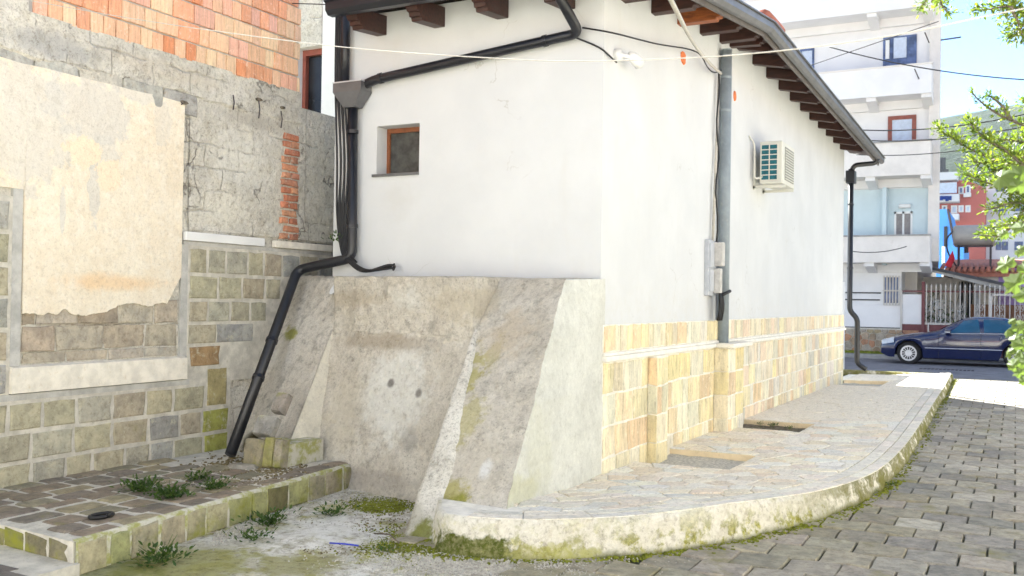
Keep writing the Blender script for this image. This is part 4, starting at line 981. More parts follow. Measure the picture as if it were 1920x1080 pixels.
# peach panel with ragged lower edge
edge_top = []; NY = 320
zb_pts = [(4.65, 1.49), (4.8, 1.48), (4.92, 1.495), (5.0, 1.525), (5.08, 1.48), (5.25, 1.475), (5.4, 1.50), (5.5, 1.55), (5.64, 1.575), (5.78, 1.55), (5.92, 1.565), (6.03, 1.58), (6.10, 1.68), (6.17, 1.78)]
def zbot(y):
    if y < 4.65: return 2.42+.04*noise.noise((y*9, 0, 0))
    for (a, b), (c, d) in zip(zb_pts, zb_pts[1:]):
        if y <= c: return lerp(b, d, (y-a)/(c-a))+.022*noise.noise((y*9, 1, 0))+.012*noise.noise((y*26, 1, 0))+.006*noise.noise((y*70, 1, 0))
    return 1.8
G = []
for i in range(NY+1):
    y = lerp(3.3, 6.185, i/NY); zt_ = 3.36+.012*noise.noise((y*4, 9, 0)) - (.08 if y < 4.6 else 0)*0; zb_ = zbot(y) if y > 4.645 else 2.42
    r_ = [(XB+.000, y, zb_)]
    for j in range(41):
        z = lerp(zb_, zt_, j/40); r_.append((XB+.034+.007*noise.noise((y*3, z*3, 4))+.004*noise.noise((y*11, z*11, 4)), y, z))
    r_.append((XB+.02, y, zt_+.004)); G.append(r_)
m = MB(); m.grid(G); m.add([(G[-1][k][0], G[-1][k][1], G[-1][k][2]) for k in range(len(G[-1]))]+[(XB, 6.186, G[-1][-1][2])], [tuple(range(len(G[-1])+1))]); m.build('peach_plaster', M['peach'], bw)
# frame strips and sill of the blocked opening
MB().box(XB, XB+.03, 4.56, 4.64, 1.10, 2.42).build('reveal_strip', M['graymortar'], bw)
MB().box(XB, XB+.024, 6.19, 6.27, 1.10, 2.10).build('reveal_strip', M['graymortar'], bw)
m = MB(); G = []
for i in range(30):
    y = lerp(4.56, 6.25, i/29); G.append([(XB+.0, y, .895), (XB+.06+.005*noise.noise((y*5, 0, 1)), y, .90), (XB+.062+.005*noise.noise((y*5, 4, 1)), y, 1.0), (XB+.058, y, 1.09), (XB, y, 1.105)])
m.grid(G); m.add(G[0], [tuple(range(5))]); m.add(G[-1], [tuple(range(5))]); m.build('sill', M['sillwhite'], bw)
MB().box(XB, XB+.035, 3.2, 6.3, .845, .892).build('mortar_course', M['graymortar'], bw)
MB().box(XB+.01, XB+.06, 6.21, 7.22, 2.135, 2.215).build('coping_strip', M['white'], bw, bevel=.006); MB().box(XB+.01, XB+.06, 7.37, 8.62, 2.135, 2.205).build('coping_strip', M['sillwhite'], bw, bevel=.006)
MB().box(XB+.0, XB+.03, 6.21, 8.7, 2.095, 2.13).build('mortar_course', M['graymortar'], bw)
# stone cladding
MB().box(XB, XB+.027, 2.5, 6.82, .0, .845).build('mortar_bed', M['mortar'], bw)
MB().box(XB, XB+.027, 6.27, 8.7, .845, 2.095).build('mortar_bed', M['mortar'], bw)
MB().box(XB, XB+.027, 2.5, 4.56, .893, 2.36).build('mortar_bed', M['mortar'], bw)
ws = pieces(M['wallstone'], 10, .035, .05, 51)
wpal = [(.44, .42, .31), (.43, .42, .35), (.47, .44, .32), (.40, .40, .37), (.46, .43, .33), (.43, .41, .32), (.48, .45, .33), (.38, .385, .37), (.45, .40, .31), (.44, .43, .35)]
def wrow(y0_, y1_, z0_, z1_, wm, wM, special=None):
    y = y0_
    while y < y1_-.03:
        w_ = U(wm, wM)
        if y1_-y-w_ < wm*.6: w_ = y1_-y
        c = pick(wpal)
        if special: c = special(y, z0_) or c
        piece('wall_stone', ws, (XB+.012, y+.012, z0_+.010), (0, 1, 0), (0, 0, 1), (1, 0, 0), w_-.034, z1_-z0_-.034, .021+U(0, .007), c, bw); y += w_
sp = lambda y, z: (.36, .37, .10) if (y > 6.45 and z < .5) else None
zz = [.16, .385, .61, .845]
wrow(3.0, 6.80, .16, .385, .22, .36, sp); wrow(2.9, 6.80, .385, .61, .24, .38, sp); wrow(3.05, 6.50, .61, .84, .24, .38)
wrow(6.27, 6.62, .845, 1.09, .33, .4, lambda y, z: (.36, .25, .14)) if False else wrow(6.30, 6.68, 1.0, 1.20, .36, .4, lambda y, z: (.38, .26, .14))
wrow(6.52, 6.78, .62, .99, .2, .26, lambda y, z: (.38, .33, .17)); 
wrow(6.28, 7.12, 1.20, 1.40, .2, .4); wrow(6.28, 7.3, 1.40, 1.61, .22, .42); wrow(6.28, 7.5, 1.61, 1.84, .22, .42); wrow(6.28, 8.7, 1.84, 2.09, .22, .36)
wrow(2.9, 4.55, .895, 1.14, .2, .3); wrow(2.9, 4.55, 1.14, 1.38, .25, .4); wrow(2.9, 4.55, 1.38, 1.62, .2, .3); wrow(2.9, 4.55, 1.62, 1.86, .22, .34); wrow(2.9, 4.55, 1.86, 2.1, .2, .3); wrow(2.9, 4.55, 2.1, 2.34, .25, .4)
# crumbling red brick strip
rb = pieces(M['redbrick'], 6, .09, .12, 61); z = 2.23; k = 0
while z < 3.27:
    if k % 2: ws_ = [(7.50+U(-.02, .03), U(.20, .24))]
    else: ws_ = [(7.48+U(-.02, .02), U(.11, .13)), (7.62, U(.10, .13))]
    for (y, w_) in ws_: piece('red_brick', rb, (XB+.0, y, z), (0, 1, 0), (0, U(-.05, .05), 1), (1, 0, 0), w_, U(.055, .068), .035+U(0, .012), pick([(.56, .23, .14), (.60, .28, .17), (.50, .24, .16), (.62, .32, .2)]), bw)
    z += .078; k += 1
# hollow bricks
hb_ = pieces(M['brick'], 6, .012, .02, 71)
hpal = [(.86, .44, .27), (.88, .52, .33), (.84, .42, .25), (.90, .60, .40), (.86, .50, .38), (.80, .34, .17), (.90, .64, .42), (.86, .50, .36), (.88, .56, .36)]
MB().box(XB-.25, XB+.005, 4.66, 7.73, 3.73, 5.6).build('brick_mortar', M['graymortar'], bw)
z = 3.745
for r_ in range(9):
    y = 4.70-(.06 if r_ % 2 else 0)
    while y < 7.71:
        w_ = .125 if (r_ % 3 == 0 or rnd.random() < .35) else .245
        w_ = min(w_, 7.745-y)
        if w_ > .04: piece('hollow_brick', hb_, (XB-.01, max(y, 4.67), z), (0, 1, 0), (0, 0, 1), (1, 0, 0), w_-.008, .163, .030+U(0, .010), pick(hpal), bw)
        y += w_
    z += .178
# rebar stubs
for (px_, py0_, py1_) in ((437, 178, 206), (485, 188, 222), (527, 208, 240), (340, 192, 196)):
    a, b = onx(px_, py0_, XB+.05), onx(px_, py1_, XB+.045); m = MB().tube([a, a.lerp(b, .5)+Vector((.01, .005, 0)), b], .006, 6); m.build('rebar_stub', M['iron'], bw)
for (px_, py_) in ((483, 187), (527, 202), (342, 193)):
    q = onx(px_, py_, XB+.02); m = MB().prism([(XB+.02, q.y+.05*math.cos(t*1.05)*U(.6, 1), q.z+.022*math.sin(t*1.05)*U(.6, 1)) for t in range(6)], (.03, 0, 0)); m.build('broken_lump', M['soil'], bw)

# ================================================================== NEIGHBOUR HOUSE behind the wall
nb = thing('neighbour_house', (-8.2, 9.5, 0), 'unfinished white neighbouring house with a dark window behind the brick wall', 'house')
ax, bx_ = ony(558, 90, 9.3).x, ony(604, 90, 9.3).x; zt_, zb_ = ony(585, 88, 9.3).z, 3.3
m = MB(); m.box(-11, ax, 9.3, 9.6, 0, 7); m.box(bx_, -6.5, 9.3, 9.6, 0, 7); m.box(ax, bx_, 9.3, 9.6, zt_, 7); m.box(ax, bx_, 9.3, 9.6, 0, zb_); m.build('wall', M['white'], nb)
MB().box(ax-.2, bx_-.0, 9.28, 9.297, zt_, 5.35).build('bare_render', M['old_concrete'], nb)
fo = MB(); fo.box(ax, bx_, 9.40, 9.46, zt_-.07, zt_); fo.box(ax, ax+.05, 9.40, 9.46, zb_, zt_-.07); wf = fo.build('window_frame', M['redwood'], nb); MB().box(ax, bx_, 9.47, 9.5, zb_, zt_-.07).build('pane', M['void'], wf)
MB().box(-11, -6.5, 9.6, 16, 0, 7).build('body', M['white'], nb)

# ================================================================== CABLES
def wire(name, pts, r, m_, label, cat='cable', group=None, sag=0, n=24, sides=6):
    pts = [Vector(p) for p in pts]
    if len(pts) == 2: a, b = pts; pts = [a.lerp(b, i/n)-Vector((0, 0, sag*4*(i/n)*(1-i/n))) for i in range(n+1)]
    else:
        out = []
        for i in range(len(pts)-1):
            p0, p1, p2, p3 = pts[max(i-1, 0)], pts[i], pts[i+1], pts[min(i+2, len(pts)-1)]
            for k in range(8):
                t = k/8; out.append(.5*((2*p1)+(-p0+p2)*t+(2*p0-5*p1+4*p2-p3)*t*t+(-p0+3*p1-3*p2+p3)*t**3))
        pts = out+[pts[-1]]
    o = MB().tube(pts, r, sides).build(name, m_, smooth=True)
    return tag(o, label, cat, group)
A = [onx(-260, -60, -6.55), ony(40, -2, 4.6), ony(300, 43, 4.7), ony(640, 88, 4.8), ony(960, 111, 4.8), ony(1130, 114, 4.8), ony(1380, 103, 4.8), ony(1640, 72, 4.8), ony(1860, 28, 4.8), ony(2050, -10, 4.8)]
wire('clothes_line', A, .0032, M['cord'], 'pale cord clothes line sagging right across in front of both buildings', 'clothes line')
A = [ony(1230, -60, 5.2), ony(1258, 0, 5.6), ony(1300, 80, 8.0), onx(1330, 118, XW+.25), onx(1352, 138, XW+.07)]
wire('service_cable', A, .016, M['cord'], 'thick pale service cable dropping steeply to the head of the grey pole')
A = [ony(1092, 52, yp), onx(1150, 62, XW+.10), onx(1230, 82, XW+.08), onx(1290, 92, XW+.08), onx(1313, 103, XW+.08), onx(1328, 128, XW+.08), onx(1340, 136, XW+.08), onx(1352, 132, XW+.09)]
wire('black_wire', A, .008, M['cable'], 'thin black wire looping from the eaves downpipe to the grey pole')
A = [ony(1078, 70, yp), ony(1108, 82, YF-.03), ony(1128, 92, YF-.02), onx(1142, 104, XW+.02), onx(1156, 117, XW+.04)]
wire('black_wire', A, .008, M['cable'], 'short black wire curving round the corner to the security camera')
cb_ = thing('cable_bundle', (-5.95, YF-.1, 2), 'bundle of black cables hanging beside the drainpipe at the house corner', 'cable')
for k in range(6):
    o_ = (k-2.5)*.016; A = [ony(632+k*2.2, -20, yp-.02), ony(630+k*3, 60, yp-.02), ony(629+k*3.2, 160, yp-.03), ony(632+k*3.4+(4 if k % 2 else 0), 300, yp-.03), ony(632+k*3.2, 400, yp-.03), ony(640+k*3.0, 470, yp-.03), ony(654+k*3, 492, yp-.06)]
    if k < 4: A += [ony(680+k*4, 509-k*.8, yp-.06), ony(722+k*5, 503-(k % 2)*6, yp-.03), ony(740-k, 495+k*4, yp-.02)]
    out = [Vector(p) for p in A]; sm = []
    for i in range(len(out)-1):
        p0, p1, p2, p3 = out[max(i-1, 0)], out[i], out[i+1], out[min(i+2, len(out)-1)]
        for j in range(6): t = j/6; sm.append(.5*((2*p1)+(-p0+p2)*t+(2*p0-5*p1+4*p2-p3)*t*t+(-p0+3*p1-3*p2+p3)*t**3))
    MB().tube(sm+[out[-1]], .0105, 6).build('cable', M['cable'], cb_, smooth=True)
for k, (a, b, sg, lab) in enumerate([((1555, 88), (1930, 150), .15, 'dark overhead wire sloping down across the top balcony and the sky'), ((1600, 243), (1960, 205), .2, 'upper dark overhead wire crossing the brown framed window'), ((1602, 262), (1960, 228), .2, 'overhead wire strung second below the brown framed window top'), ((1605, 290), (1960, 250), .2, 'lowest overhead wire passing the open balcony and hillside'), ((1590, 470), (1700, 462), .1, 'slack dark wire drooping under the first balcony'), ((1470, 140), (1760, 40), .0, 'thin wire rising over the upper balcony')]):
    wire('overhead_wire', [ony(*a, 28), ony(*b, 28)], .016 if k < 3 else .012, M['cable'], lab, 'wire', 'overhead wires across the street', sg)
o = wire('roof_wire', [ony(440, 3, 7.6), ony(634, 9, 7.6)], .005, M['cable'], 'thin wire running from the brick wall to the gutter end', 'wire')

# ================================================================== BEHIND: apartment block
YA = 34.3
apt = thing('apartment_block', (-6, YA, 0), 'white apartment block with stacked balconies facing the end of the alley', 'apartment block')
def PA(x, y, Y=YA): return ony(x, y, Y)
zl = lambda y, x=1660, Y=YA: ony(x, y, Y).z
xr_ = lambda x, y=300, Y=YA: ony(x, y, Y).x
XC = xr_(1762); XC0 = xr_(1742)
m = MB(); m.prism([(-16, YA, 3.15), (XC, YA, 3.15), (XC*(YA+10.2)/YA, YA+10, 3.15), (-16, YA+10, 3.15)], (0, 0, 10.6)); m.build('wall', M['apt'], apt)
m = MB(); m.box(-16, xr_(1690, 560), YA, YA+10, 0, 3.15); m.build('wall', M['apt'], apt)
m = MB(); m.box(xr_(1690, 560), XC-.75, YA+1.2, YA+10, 0, 3.15); m.build('wall', M['apt_cream'], apt)
m = MB(); m.box(XC0, XC+.01, YA-.25, YA-.001, 3.1, 13.75); m.build('corner_pier', M['apt_cream'], apt)
m = MB(); m.box(xr_(1660), XC+.02, YA-.12, YA-.0, 3.15, 3.3); m.build('string_course', M['apt_cream'], apt)
yb_ = YA-1.1
lev = []
for (pt_, pb_, cpl, m_) in [((1660, 443), (1660, 492), 0, 'apt_cream'), ((1660, 268), (1660, 330), 0, 'apt_cream'), ((1660, 127), (1660, 180), 0, 'apt'), ((1660, -30), (1660, 20), 0, 'apt')]:
    zt2, zb2 = ony(*pt_, yb_).z, ony(*pb_, yb_).z
    bal = MB(); xR = ony(1745, 300, yb_).x; bal.box(-15, xR, yb_, yb_+.12, zb2, zt2); bal.box(xR-.12, xR, yb_+.12, YA-.26, zb2, zt2); bal.box(-15, xR-.12, yb_+.12, YA, zb2, zb2+.14)
    bo = bal.build('balcony', M[m_], apt); MB().box(-15, xR+.03, yb_-.03, yb_+.15, zt2, zt2+.05).build('coping', M['apt_cream'] if m_ == 'apt' else M['kerbgrey'], bo)
    for px_ in (1640, 1745):
        xx = ony(px_, 300, yb_).x; hb2 = MB(); hb2.prism([(xx-.3, yb_+.1, zb2), (xx-.3, YA, zb2), (xx-.3, YA, zb2-.32), (xx-.3, yb_+.1, zb2-.12)], (.3, 0, 0)); hb2.build('haunch_beam', M['apt'], bo)
    MB().box(-15, xR-.3, YA-.16, YA-.002, zb2-.28, zb2).build('haunch_beam', M['apt'], bo)
    lev.append((zb2, zt2))
# loggia at first floor : pale blue walls and door
zf, zc = lev[0][1], lev[1][0]-.3
x0_ = xr_(1595, 400); x1_ = xr_(1741, 400)
MB().box(-14, x1_, YA-.012, YA-.003, zf-.9, zc).build('loggia_wall', M['apt_blue'], apt)
xd0, xd1 = xr_(1677, 420), xr_(1711, 420); zd1 = zl(397, 1690)
dm = MB(); fr_ = .06
for a, b in ((xd0, xd0+fr_), ((xd0+xd1)/2-.03, (xd0+xd1)/2+.03), (xd1-fr_, xd1)): dm.box(a, b, YA-.06, YA-.012, zf-.9, zd1)
dm.box(xd0, xd1, YA-.06, YA-.012, zd1-.07, zd1+.0); dr_ = dm.build('balcony_door', M['white'], apt)
MB().box(xd0+fr_, xd1-fr_, YA-.03, YA-.014, zf-.9, zd1-.07).build('pane', M['grayglass'], dr_)
q = PA(1697, 387); MB().tube([(q.x-.18, YA-.12, q.z), (q.x+.18, YA-.12, q.z)], .07, 8).build('wall_lamp', M['white'], apt)
pr2 = xr_(1665, 400); MB().box(pr2-.12, pr2, YA-.5, YA-.014, zf-.9, zc).build('loggia_fin', M['apt_blue'], apt)
# second-floor brown window, third-floor blue window
def window(x0p, y0p, x1p, y1p, fm_, gm_, Y=YA, par=None, fw=.07, mull=(), dep=.05):
    a, b = ony(x0p, (y0p+y1p)/2, Y), ony(x1p, (y0p+y1p)/2, Y); zt3, zb3 = ony((x0p+x1p)/2, y0p, Y).z, ony((x0p+x1p)/2, y1p, Y).z
    f_ = MB(); f_.box(a.x, a.x+fw, Y-dep, Y-.003, zb3, zt3); f_.box(b.x-fw, b.x, Y-dep, Y-.003, zb3, zt3); f_.box(a.x+fw, b.x-fw, Y-dep, Y-.003, zt3-fw, zt3); f_.box(a.x+fw, b.x-fw, Y-dep, Y-.003, zb3, zb3+fw)
    for t in mull: xx = lerp(a.x, b.x, t); f_.box(xx-fw*.4, xx+fw*.4, Y-dep*.9, Y-.004, zb3+fw, zt3-fw)
    o = f_.build('window', M[fm_], par); MB().box(a.x+fw, b.x-fw, Y-dep*.5, Y-.005, zb3+fw, zt3-fw).build('pane', M[gm_], o); return o
window(1665, 217, 1718, 275, 'redwood', 'curtain', par=apt, fw=.13)
wv = window(1656, 68, 1719, 122, 'bluewin', 'bluewin', par=apt, fw=.08, mull=(.25, .75)); a = PA(1667, 100); b = PA(1671, 100); MB().box(PA(1661, 90).x, PA(1668, 90).x, YA-.09, YA-.055, zl(112), zl(77)).build('shutter', M['white'], wv)
MB().box(PA(1676, 90).x, PA(1700, 90).x, YA-.06, YA-.052, zl(112), zl(74)).build('curtain', M['curtain'], wv)
window(1500, 92, 1527, 135, 'bluewin', 'curtain', par=apt, fw=.07)
# ground floor
window(1655, 517, 1689, 571, 'white', 'bluewin', par=apt, fw=.05)
gg = MB(); a, b = PA(1655, 545).x, PA(1689, 545).x
for k in range(6): xx = lerp(a+.05, b-.05, k/5); gg.box(xx-.018, xx+.018, YA-.11, YA-.08, zl(572), zl(517))
gg.box(a, b, YA-.10, YA-.09, zl(545)-.02, zl(545)+.02); gg.build('window_grille', M['fence'], apt)
for (yy_, xa_, xb_) in ((500, 1585, 1735), (549, 1585, 1652), (562, 1585, 1650), (614, 1585, 1690)):
    MB().box(xr_(xa_-60, yy_), min(xr_(xb_, yy_), xr_(1690, 560)), YA-.02, YA-.002, zl(yy_, 1620)-.022, zl(yy_, 1620)+.022).build('facade_line', M['darkline'], apt)
# rubble stone base
MB().box(-10, xr_(1690, 560)+.02, YA-.10, YA-.022, -.1, zl(615, 1640)).build('base_bedding', M['mortar'], apt)
r4 = random.Random(8); sd_ = []
zt5 = zl(616, 1640)
for _ in range(1500):
    x, z = r4.uniform(-6.2, -3.2), r4.uniform(-.05, zt5)
    if all((x-a)**2+((z-b)*1.2)**2 > .2**2 for a, b in sd_): sd_.append((x, z))
for (x, z) in sd_:
    poly = [(x-.4, z-.4), (x+.4, z-.4), (x+.4, z+.4), (x-.4, z+.4)]
    for (a, b) in sd_:
        if (a, b) != (x, z) and abs(a-x) < .8 and abs(b-z) < .8 and len(poly) > 2: poly = clip(poly, (a+x)/2, (b+z)/2, a-x, b-z)
    poly = clip(poly, 0, zt5-.01, 0, 1); poly = shrink(poly, .016) if len(poly) > 2 else []
    if len(poly) > 2:
        o = MB().prism([(p[0], YA-.10, p[1]) for p in poly], (0, -.05, 0)).build('rubble_stone', M['rub1'], apt); o.color = (*pick([(.40, .30, .21), (.44, .35, .26), (.36, .27, .19), (.48, .27, .17), (.42, .38, .32), (.46, .38, .24)]), 1)
for (px_, py_) in ((1723, 148), (1742, 80)): q = PA(px_, py_, yb_-.02); MB().tube([(q.x, q.y, q.z), (q.x-.1, q.y-.35, q.z+.25)], .02, 6).build('line_bracket', M['iron'], apt)
q = PA(1764, 78); MB().tube([(q.x, YA-.2, q.z), (q.x+.62, YA-.5, q.z-.05)], .025, 6).build('line_bracket', M['iron'], apt)
gs = []
for _ in range(900): gs.append((r4.uniform(-7, -3.0), YA-.12-r4.random()*.16, .02))
gm_ = clumps('grass', gs, .03, .07, M['moss'], 1.3, 9); tag(gm_, 'green verge of grass along the foot of the rubble stone base', 'grass', kind='stuff')
q = onz(1620, 668, -.09); rk = MB(); k = 7
for dx, s_ in ((0, 1), (.28, .6)):
    c = Vector((q.x+dx, q.y, -.1)); ring = [(c.x+.16*s_*math.cos(i*.897)*U(.8, 1.1), c.y+.12*s_*math.sin(i*.897), -.1) for i in range(k)]; tp = [(c.x+(a-c.x)*.6, c.y+(b-c.y)*.6, -.1+.2*s_+U(-.02, .02)) for a, b, _ in ring]
    o = MB().add(ring+tp, [tuple(range(k, 2*k))]+[(i, (i+1) % k, k+(i+1) % k, k+i) for i in range(k)]) if False else None
    mm = MB(); mm.add(ring+tp, [tuple(range(k, 2*k))]+[(i, (i+1) % k, k+(i+1) % k, k+i) for i in range(k)]); o = mm.build('rock', M['gravel']); tag(o, 'larger pale rock left by the far kerb in front of the car' if s_ == 1 else 'smaller brown rock touching the pale one by the far kerb', 'rock', 'rocks by the far kerb')

# ================================================================== courtyard beyond: fence, awning, house, tank
fn = thing('metal_fence', (-1.5, YA, 0), 'white barred metal fence with maroon base and rail behind the parked car', 'fence')
xa_, xm_ = PA(1690, 600).x, PA(1731, 600).x; xz_ = .9
MB().box(xa_, xz_, YA-.05, YA+.1, -.1, zl(608, 1720)).build('base_panel', M['maroon'], fn)
MB().box(xa_+.02, xm_-.03, YA-.03, YA+.0, zl(608, 1720), zl(552, 1720)).build('sheet_panel', M['apt'], fn)
MB().box(xm_-.05, xm_+.05, YA-.09, YA+.01, -.1, zl(528, 1731)).build('post', M['maroon'], fn)
MB().box(xa_-.03, xa_+.03, YA-.09, YA-.01, -.1, zl(545, 1690)).build('post', M['fence'], fn)
MB().box(xa_, xz_, YA-.07, YA-.04, zl(547, 1800)-.02, zl(547, 1800)+.03).build('rail', M['maroon'], fn)
MB().box(xm_, xz_, YA-.07, YA-.03, zl(610, 1800), zl(606, 1800)).build('rail', M['fence'], fn)
zt6, zb6 = zl(538, 1800), zl(608, 1800); x = xm_+.10; k = 0
while x < xz_:
    b = MB(); b.box(x-.014, x+.014, YA-.10, YA-.072, zb6, zt6); b.add([(x-.03, YA-.086, zt6), (x, YA-.1, zt6), (x+.03, YA-.086, zt6), (x, YA-.07, zt6), (x, YA-.086, zt6+.10)], [(0, 1, 4), (1, 2, 4), (2, 3, 4), (3, 0, 4)]); b.build('bar', M['fence'], fn)
    if k % 4 in (2, 3):
        sc = MB()
        for zc_ in (zb6+.25, zb6+.55):
            for sg in (-1, 1):
                sc.tube([(x+.07+sg*(.02+.05*math.cos(t*.5)), YA-.09, zc_+.09*math.sin(t*.5)*sg+.02*t*.5-.05) for t in range(10)], .008, 4)
        sc.build('scroll', M['fence'], fn)
    x += .143; k += 1
xg = PA(1857, 580).x
MB().box(xg-.05, xg+.05, YA-.13, YA-.101, -.1, zl(552, 1857)).build('gate_post', M['fence'], fn); MB().box(xg, xz_, YA-.13, YA-.101, zl(553, 1880)-.03, zl(553, 1880)+.03).build('gate_rail', M['fence'], fn)
MB().box(PA(1741, 600).x-.02, PA(1741, 600).x+.02, YA-.09, YA-.06, -.1, zb6).build('post', M['fence'], fn)
ch = thing('courtyard_house', (0, YA+4, 0), 'cream single storey courtyard house with red tiles behind the white fence', 'house')
YC = YA+3.5
MB().box(XC-1.3, 2.5, YC, YC+4, -.1, ony(1820, 508, YC-.35).z-.2).build('wall', M['apt_cream'], ch)
a, b = ony(1798, 560, YC), ony(1828, 560, YC); MB().box(a.x, b.x, YC-.05, YC-.003, -.1, ony(1812, 528, YC).z).build('door', M['darkline'], ch)
dg = MB()
for k in range(5): xx = lerp(a.x, b.x, (k+.5)/5); dg.box(xx-.015, xx+.015, YC-.08, YC-.055, 0, ony(1812, 528, YC).z)
dg.build('door_grille', M['fence'], ch)
MB().box(ony(1872, 560, YC).x, 2.0, YC-.04, YC-.004, .9, 3.0).build('lilac_panel', M['purple'], ch)
MB().box(ony(1820, 590, YC).x, 1.7, YC-.5, YC-.46, -.1, ony(1840, 571, YC-.5).z).build('brown_board', M['brownboard'], ch)
ZR = ony(1820, 508, YC-.35).z
for k in range(22):
    xx = ony(1765, 500, YC).x+k*.19
    MB().tube([(xx, YC-.35, ZR), (xx, YC+1.5, ZR+.3)], .075, 8).build('roof_tile', M['tile'], ch, smooth=True)
MB().prism([(XC-.05, YC-.3, ZR-.2), (XC-.05, YC+4, ZR-.2), (XC-.05, YC+4, ZR+.6), (XC-.05, YC-.3, ZR-.04)], (5, 0, 0)).build('roof', M['tile'], ch)
aw = thing('carport_awning', (-1, YA+1, 2.4), 'sloping grey sheet awning sheltering the courtyard behind the fence', 'awning')
p0, p1 = ony(1736, 499, YA), ony(1925, 541, YA); 
m = MB(); m.prism([(p0.x, YA-.05, p0.z), (p1.x, YA-.05, p1.z), (p1.x, YC, p1.z+.0), (p0.x, YC, p0.z-.05)], (0, 0, -.05)); m.build('sheet', M['awning'], aw)
m = MB(); m.prism([(p0.x-.04, YA-.09, p0.z+.03), (p1.x, YA-.09, p1.z+.03), (p1.x, YA-.09, p1.z-.07), (p0.x-.04, YA-.09, p0.z-.07)], (0, .035, 0)); m.build('edge_trim', M['awning_d'], aw)
m = MB(); m.prism([(p0.x, YA-.05, p0.z-.06), (p1.x, YA-.05, p1.z-.06), (p1.x, YA-.05, p1.z-.24), (p0.x+.05, YA-.05, p0.z-.16)], (0, .05, 0)); m.build('edge_beam', M['kerbgrey'], aw)
for k in range(5):
    t = .2+k*.2; xx = lerp(p0.x, p1.x, t); z_ = lerp(p0.z, p1.z, t); MB().bar((xx, YA, z_-.12), (xx, YC, z_-.12), .07, .1).build('rafter', M['kerbgrey'], aw)
xx = PA(1832, 560).x; MB().box(xx-.05, xx+.05, YA+.12, YA+.22, -.1, lerp(p0.z, p1.z, .5)-.1).build('post', M['kerbgrey'], aw)
# tank
tk = thing('water_tank', (-1.3, YC+.6, 3.8), 'round galvanised water tank lying on an iron stand above the courtyard roof', 'water tank')
YT = YC+.3; ta, tb = ony(1790, 440, YT), ony(1862, 440, YT); tr = (ony(1825, 420, YT).z-ony(1825, 461, YT).z)/2; tz = ony(1825, 441, YT).z
MB().tube([(ta.x-.06, YT+tr, tz), (ta.x, YT+tr, tz), (tb.x, YT+tr, tz), (tb.x+.06, YT+tr, tz)], [tr*.86, tr, tr, tr*.86], 28).build('drum', M['tank'], tk, smooth=False)
for t in (.02, .98): xx = lerp(ta.x, tb.x, t); MB().tube([(xx-.012, YT+tr, tz), (xx+.012, YT+tr, tz)], tr*1.02, 28).build('rim', M['tank'], tk)
for xx in (ta.x+.12, tb.x-.08):
    for yy in (YT+.15, YT+2*tr-.15): MB().box(xx-.03, xx+.03, yy-.03, yy+.03, ZR, tz-tr+.04).build('leg', M['iron'], tk)
MB().box(ta.x+.05, tb.x, YT+.1, YT+.16, tz-tr-.03, tz-tr+.03).build('bearer', M['iron'], tk)
MB().box(ta.x+.05, tb.x, YT+.1, YT+.16, ZR+.1, ZR+.16).build('bearer', M['iron'], tk)
q = ony(1811, 465, YT); MB().tube([(q.x, YT+tr, tz-tr+.02), (q.x, YT+tr, tz-tr-.22)], .07, 8).build('outlet', M['iron'], tk)
MB().tube(bend([(ta.x-.06, YT+tr, tz+.2), (ta.x-.32, YT+tr, tz-.1), (ta.x-.25, YT+tr, tz-.6), (ta.x+.05, YT+tr, ZR+.2)], .2), .03, 6).build('hose', M['iron'], tk, smooth=True)
q = ony(1786, 480, YT-.2); fl = MB(); fl.add([(q.x, q.y, q.z+.2), (q.x-.25, q.y-.1, q.z-.35), (q.x-.05, q.y+.05, q.z-.42), (q.x+.08, q.y, q.z-.1), (q.x, q.y+.03, q.z+.2), (q.x-.25, q.y-.07, q.z-.35), (q.x-.05, q.y+.08, q.z-.42), (q.x+.08, q.y+.03, q.z-.1)], [(0, 1, 2, 3), (4, 7, 6, 5), (0, 3, 7, 4), (0, 4, 5, 1), (1, 5, 6, 2), (2, 6, 7, 3)]); o = fl.build('red_cloth', M['red']); tag(o, 'red cloth hanging from the corner of the water tank stand', 'cloth')
o = thing('potted_plant', (PA(1750, 600).x, YA+.9, 0), 'dark leafy potted plant with white flowers behind the white fence', 'plant')
q = PA(1755, 590, YA+.9); pm_ = MB(); r5 = random.Random(3)
for _ in range(700):
    c = Vector((q.x+r5.gauss(0, .35), YA+.9+r5.gauss(0, .25), .3+abs(r5.gauss(.6, .5)))); s_ = r5.uniform(.03, .08); a = Vector((r5.uniform(-1, 1), r5.uniform(-1, 1), r5.uniform(-1, 1))).normalized(); b = a.orthogonal().normalized(); pm_.add([c, c+a*s_+b*s_*.4, c+a*s_*2, c+a*s_-b*s_*.4], [(0, 1, 2, 3)])
pm_.build('foliage', M['weed'], o); MB().tube([(q.x, YA+.9, -.1), (q.x, YA+.9, .35)], [.18, .25], 12).build('pot', M['tile'], o)
wfm = MB()
for _ in range(60):
    c = Vector((q.x+r5.gauss(-.05, .22), YA+.7+r5.gauss(0, .1), 1.55+r5.gauss(.15, .15))); a = Vector((r5.uniform(-1, 1), r5.uniform(-1, 1), r5.uniform(-1, 1))).normalized()*.06; b = a.orthogonal().normalized()*.05; wfm.add([c, c+a+b, c+a*2, c+a-b], [(0, 1, 2, 3)])
wfm.build('flowers', M['white'], o)

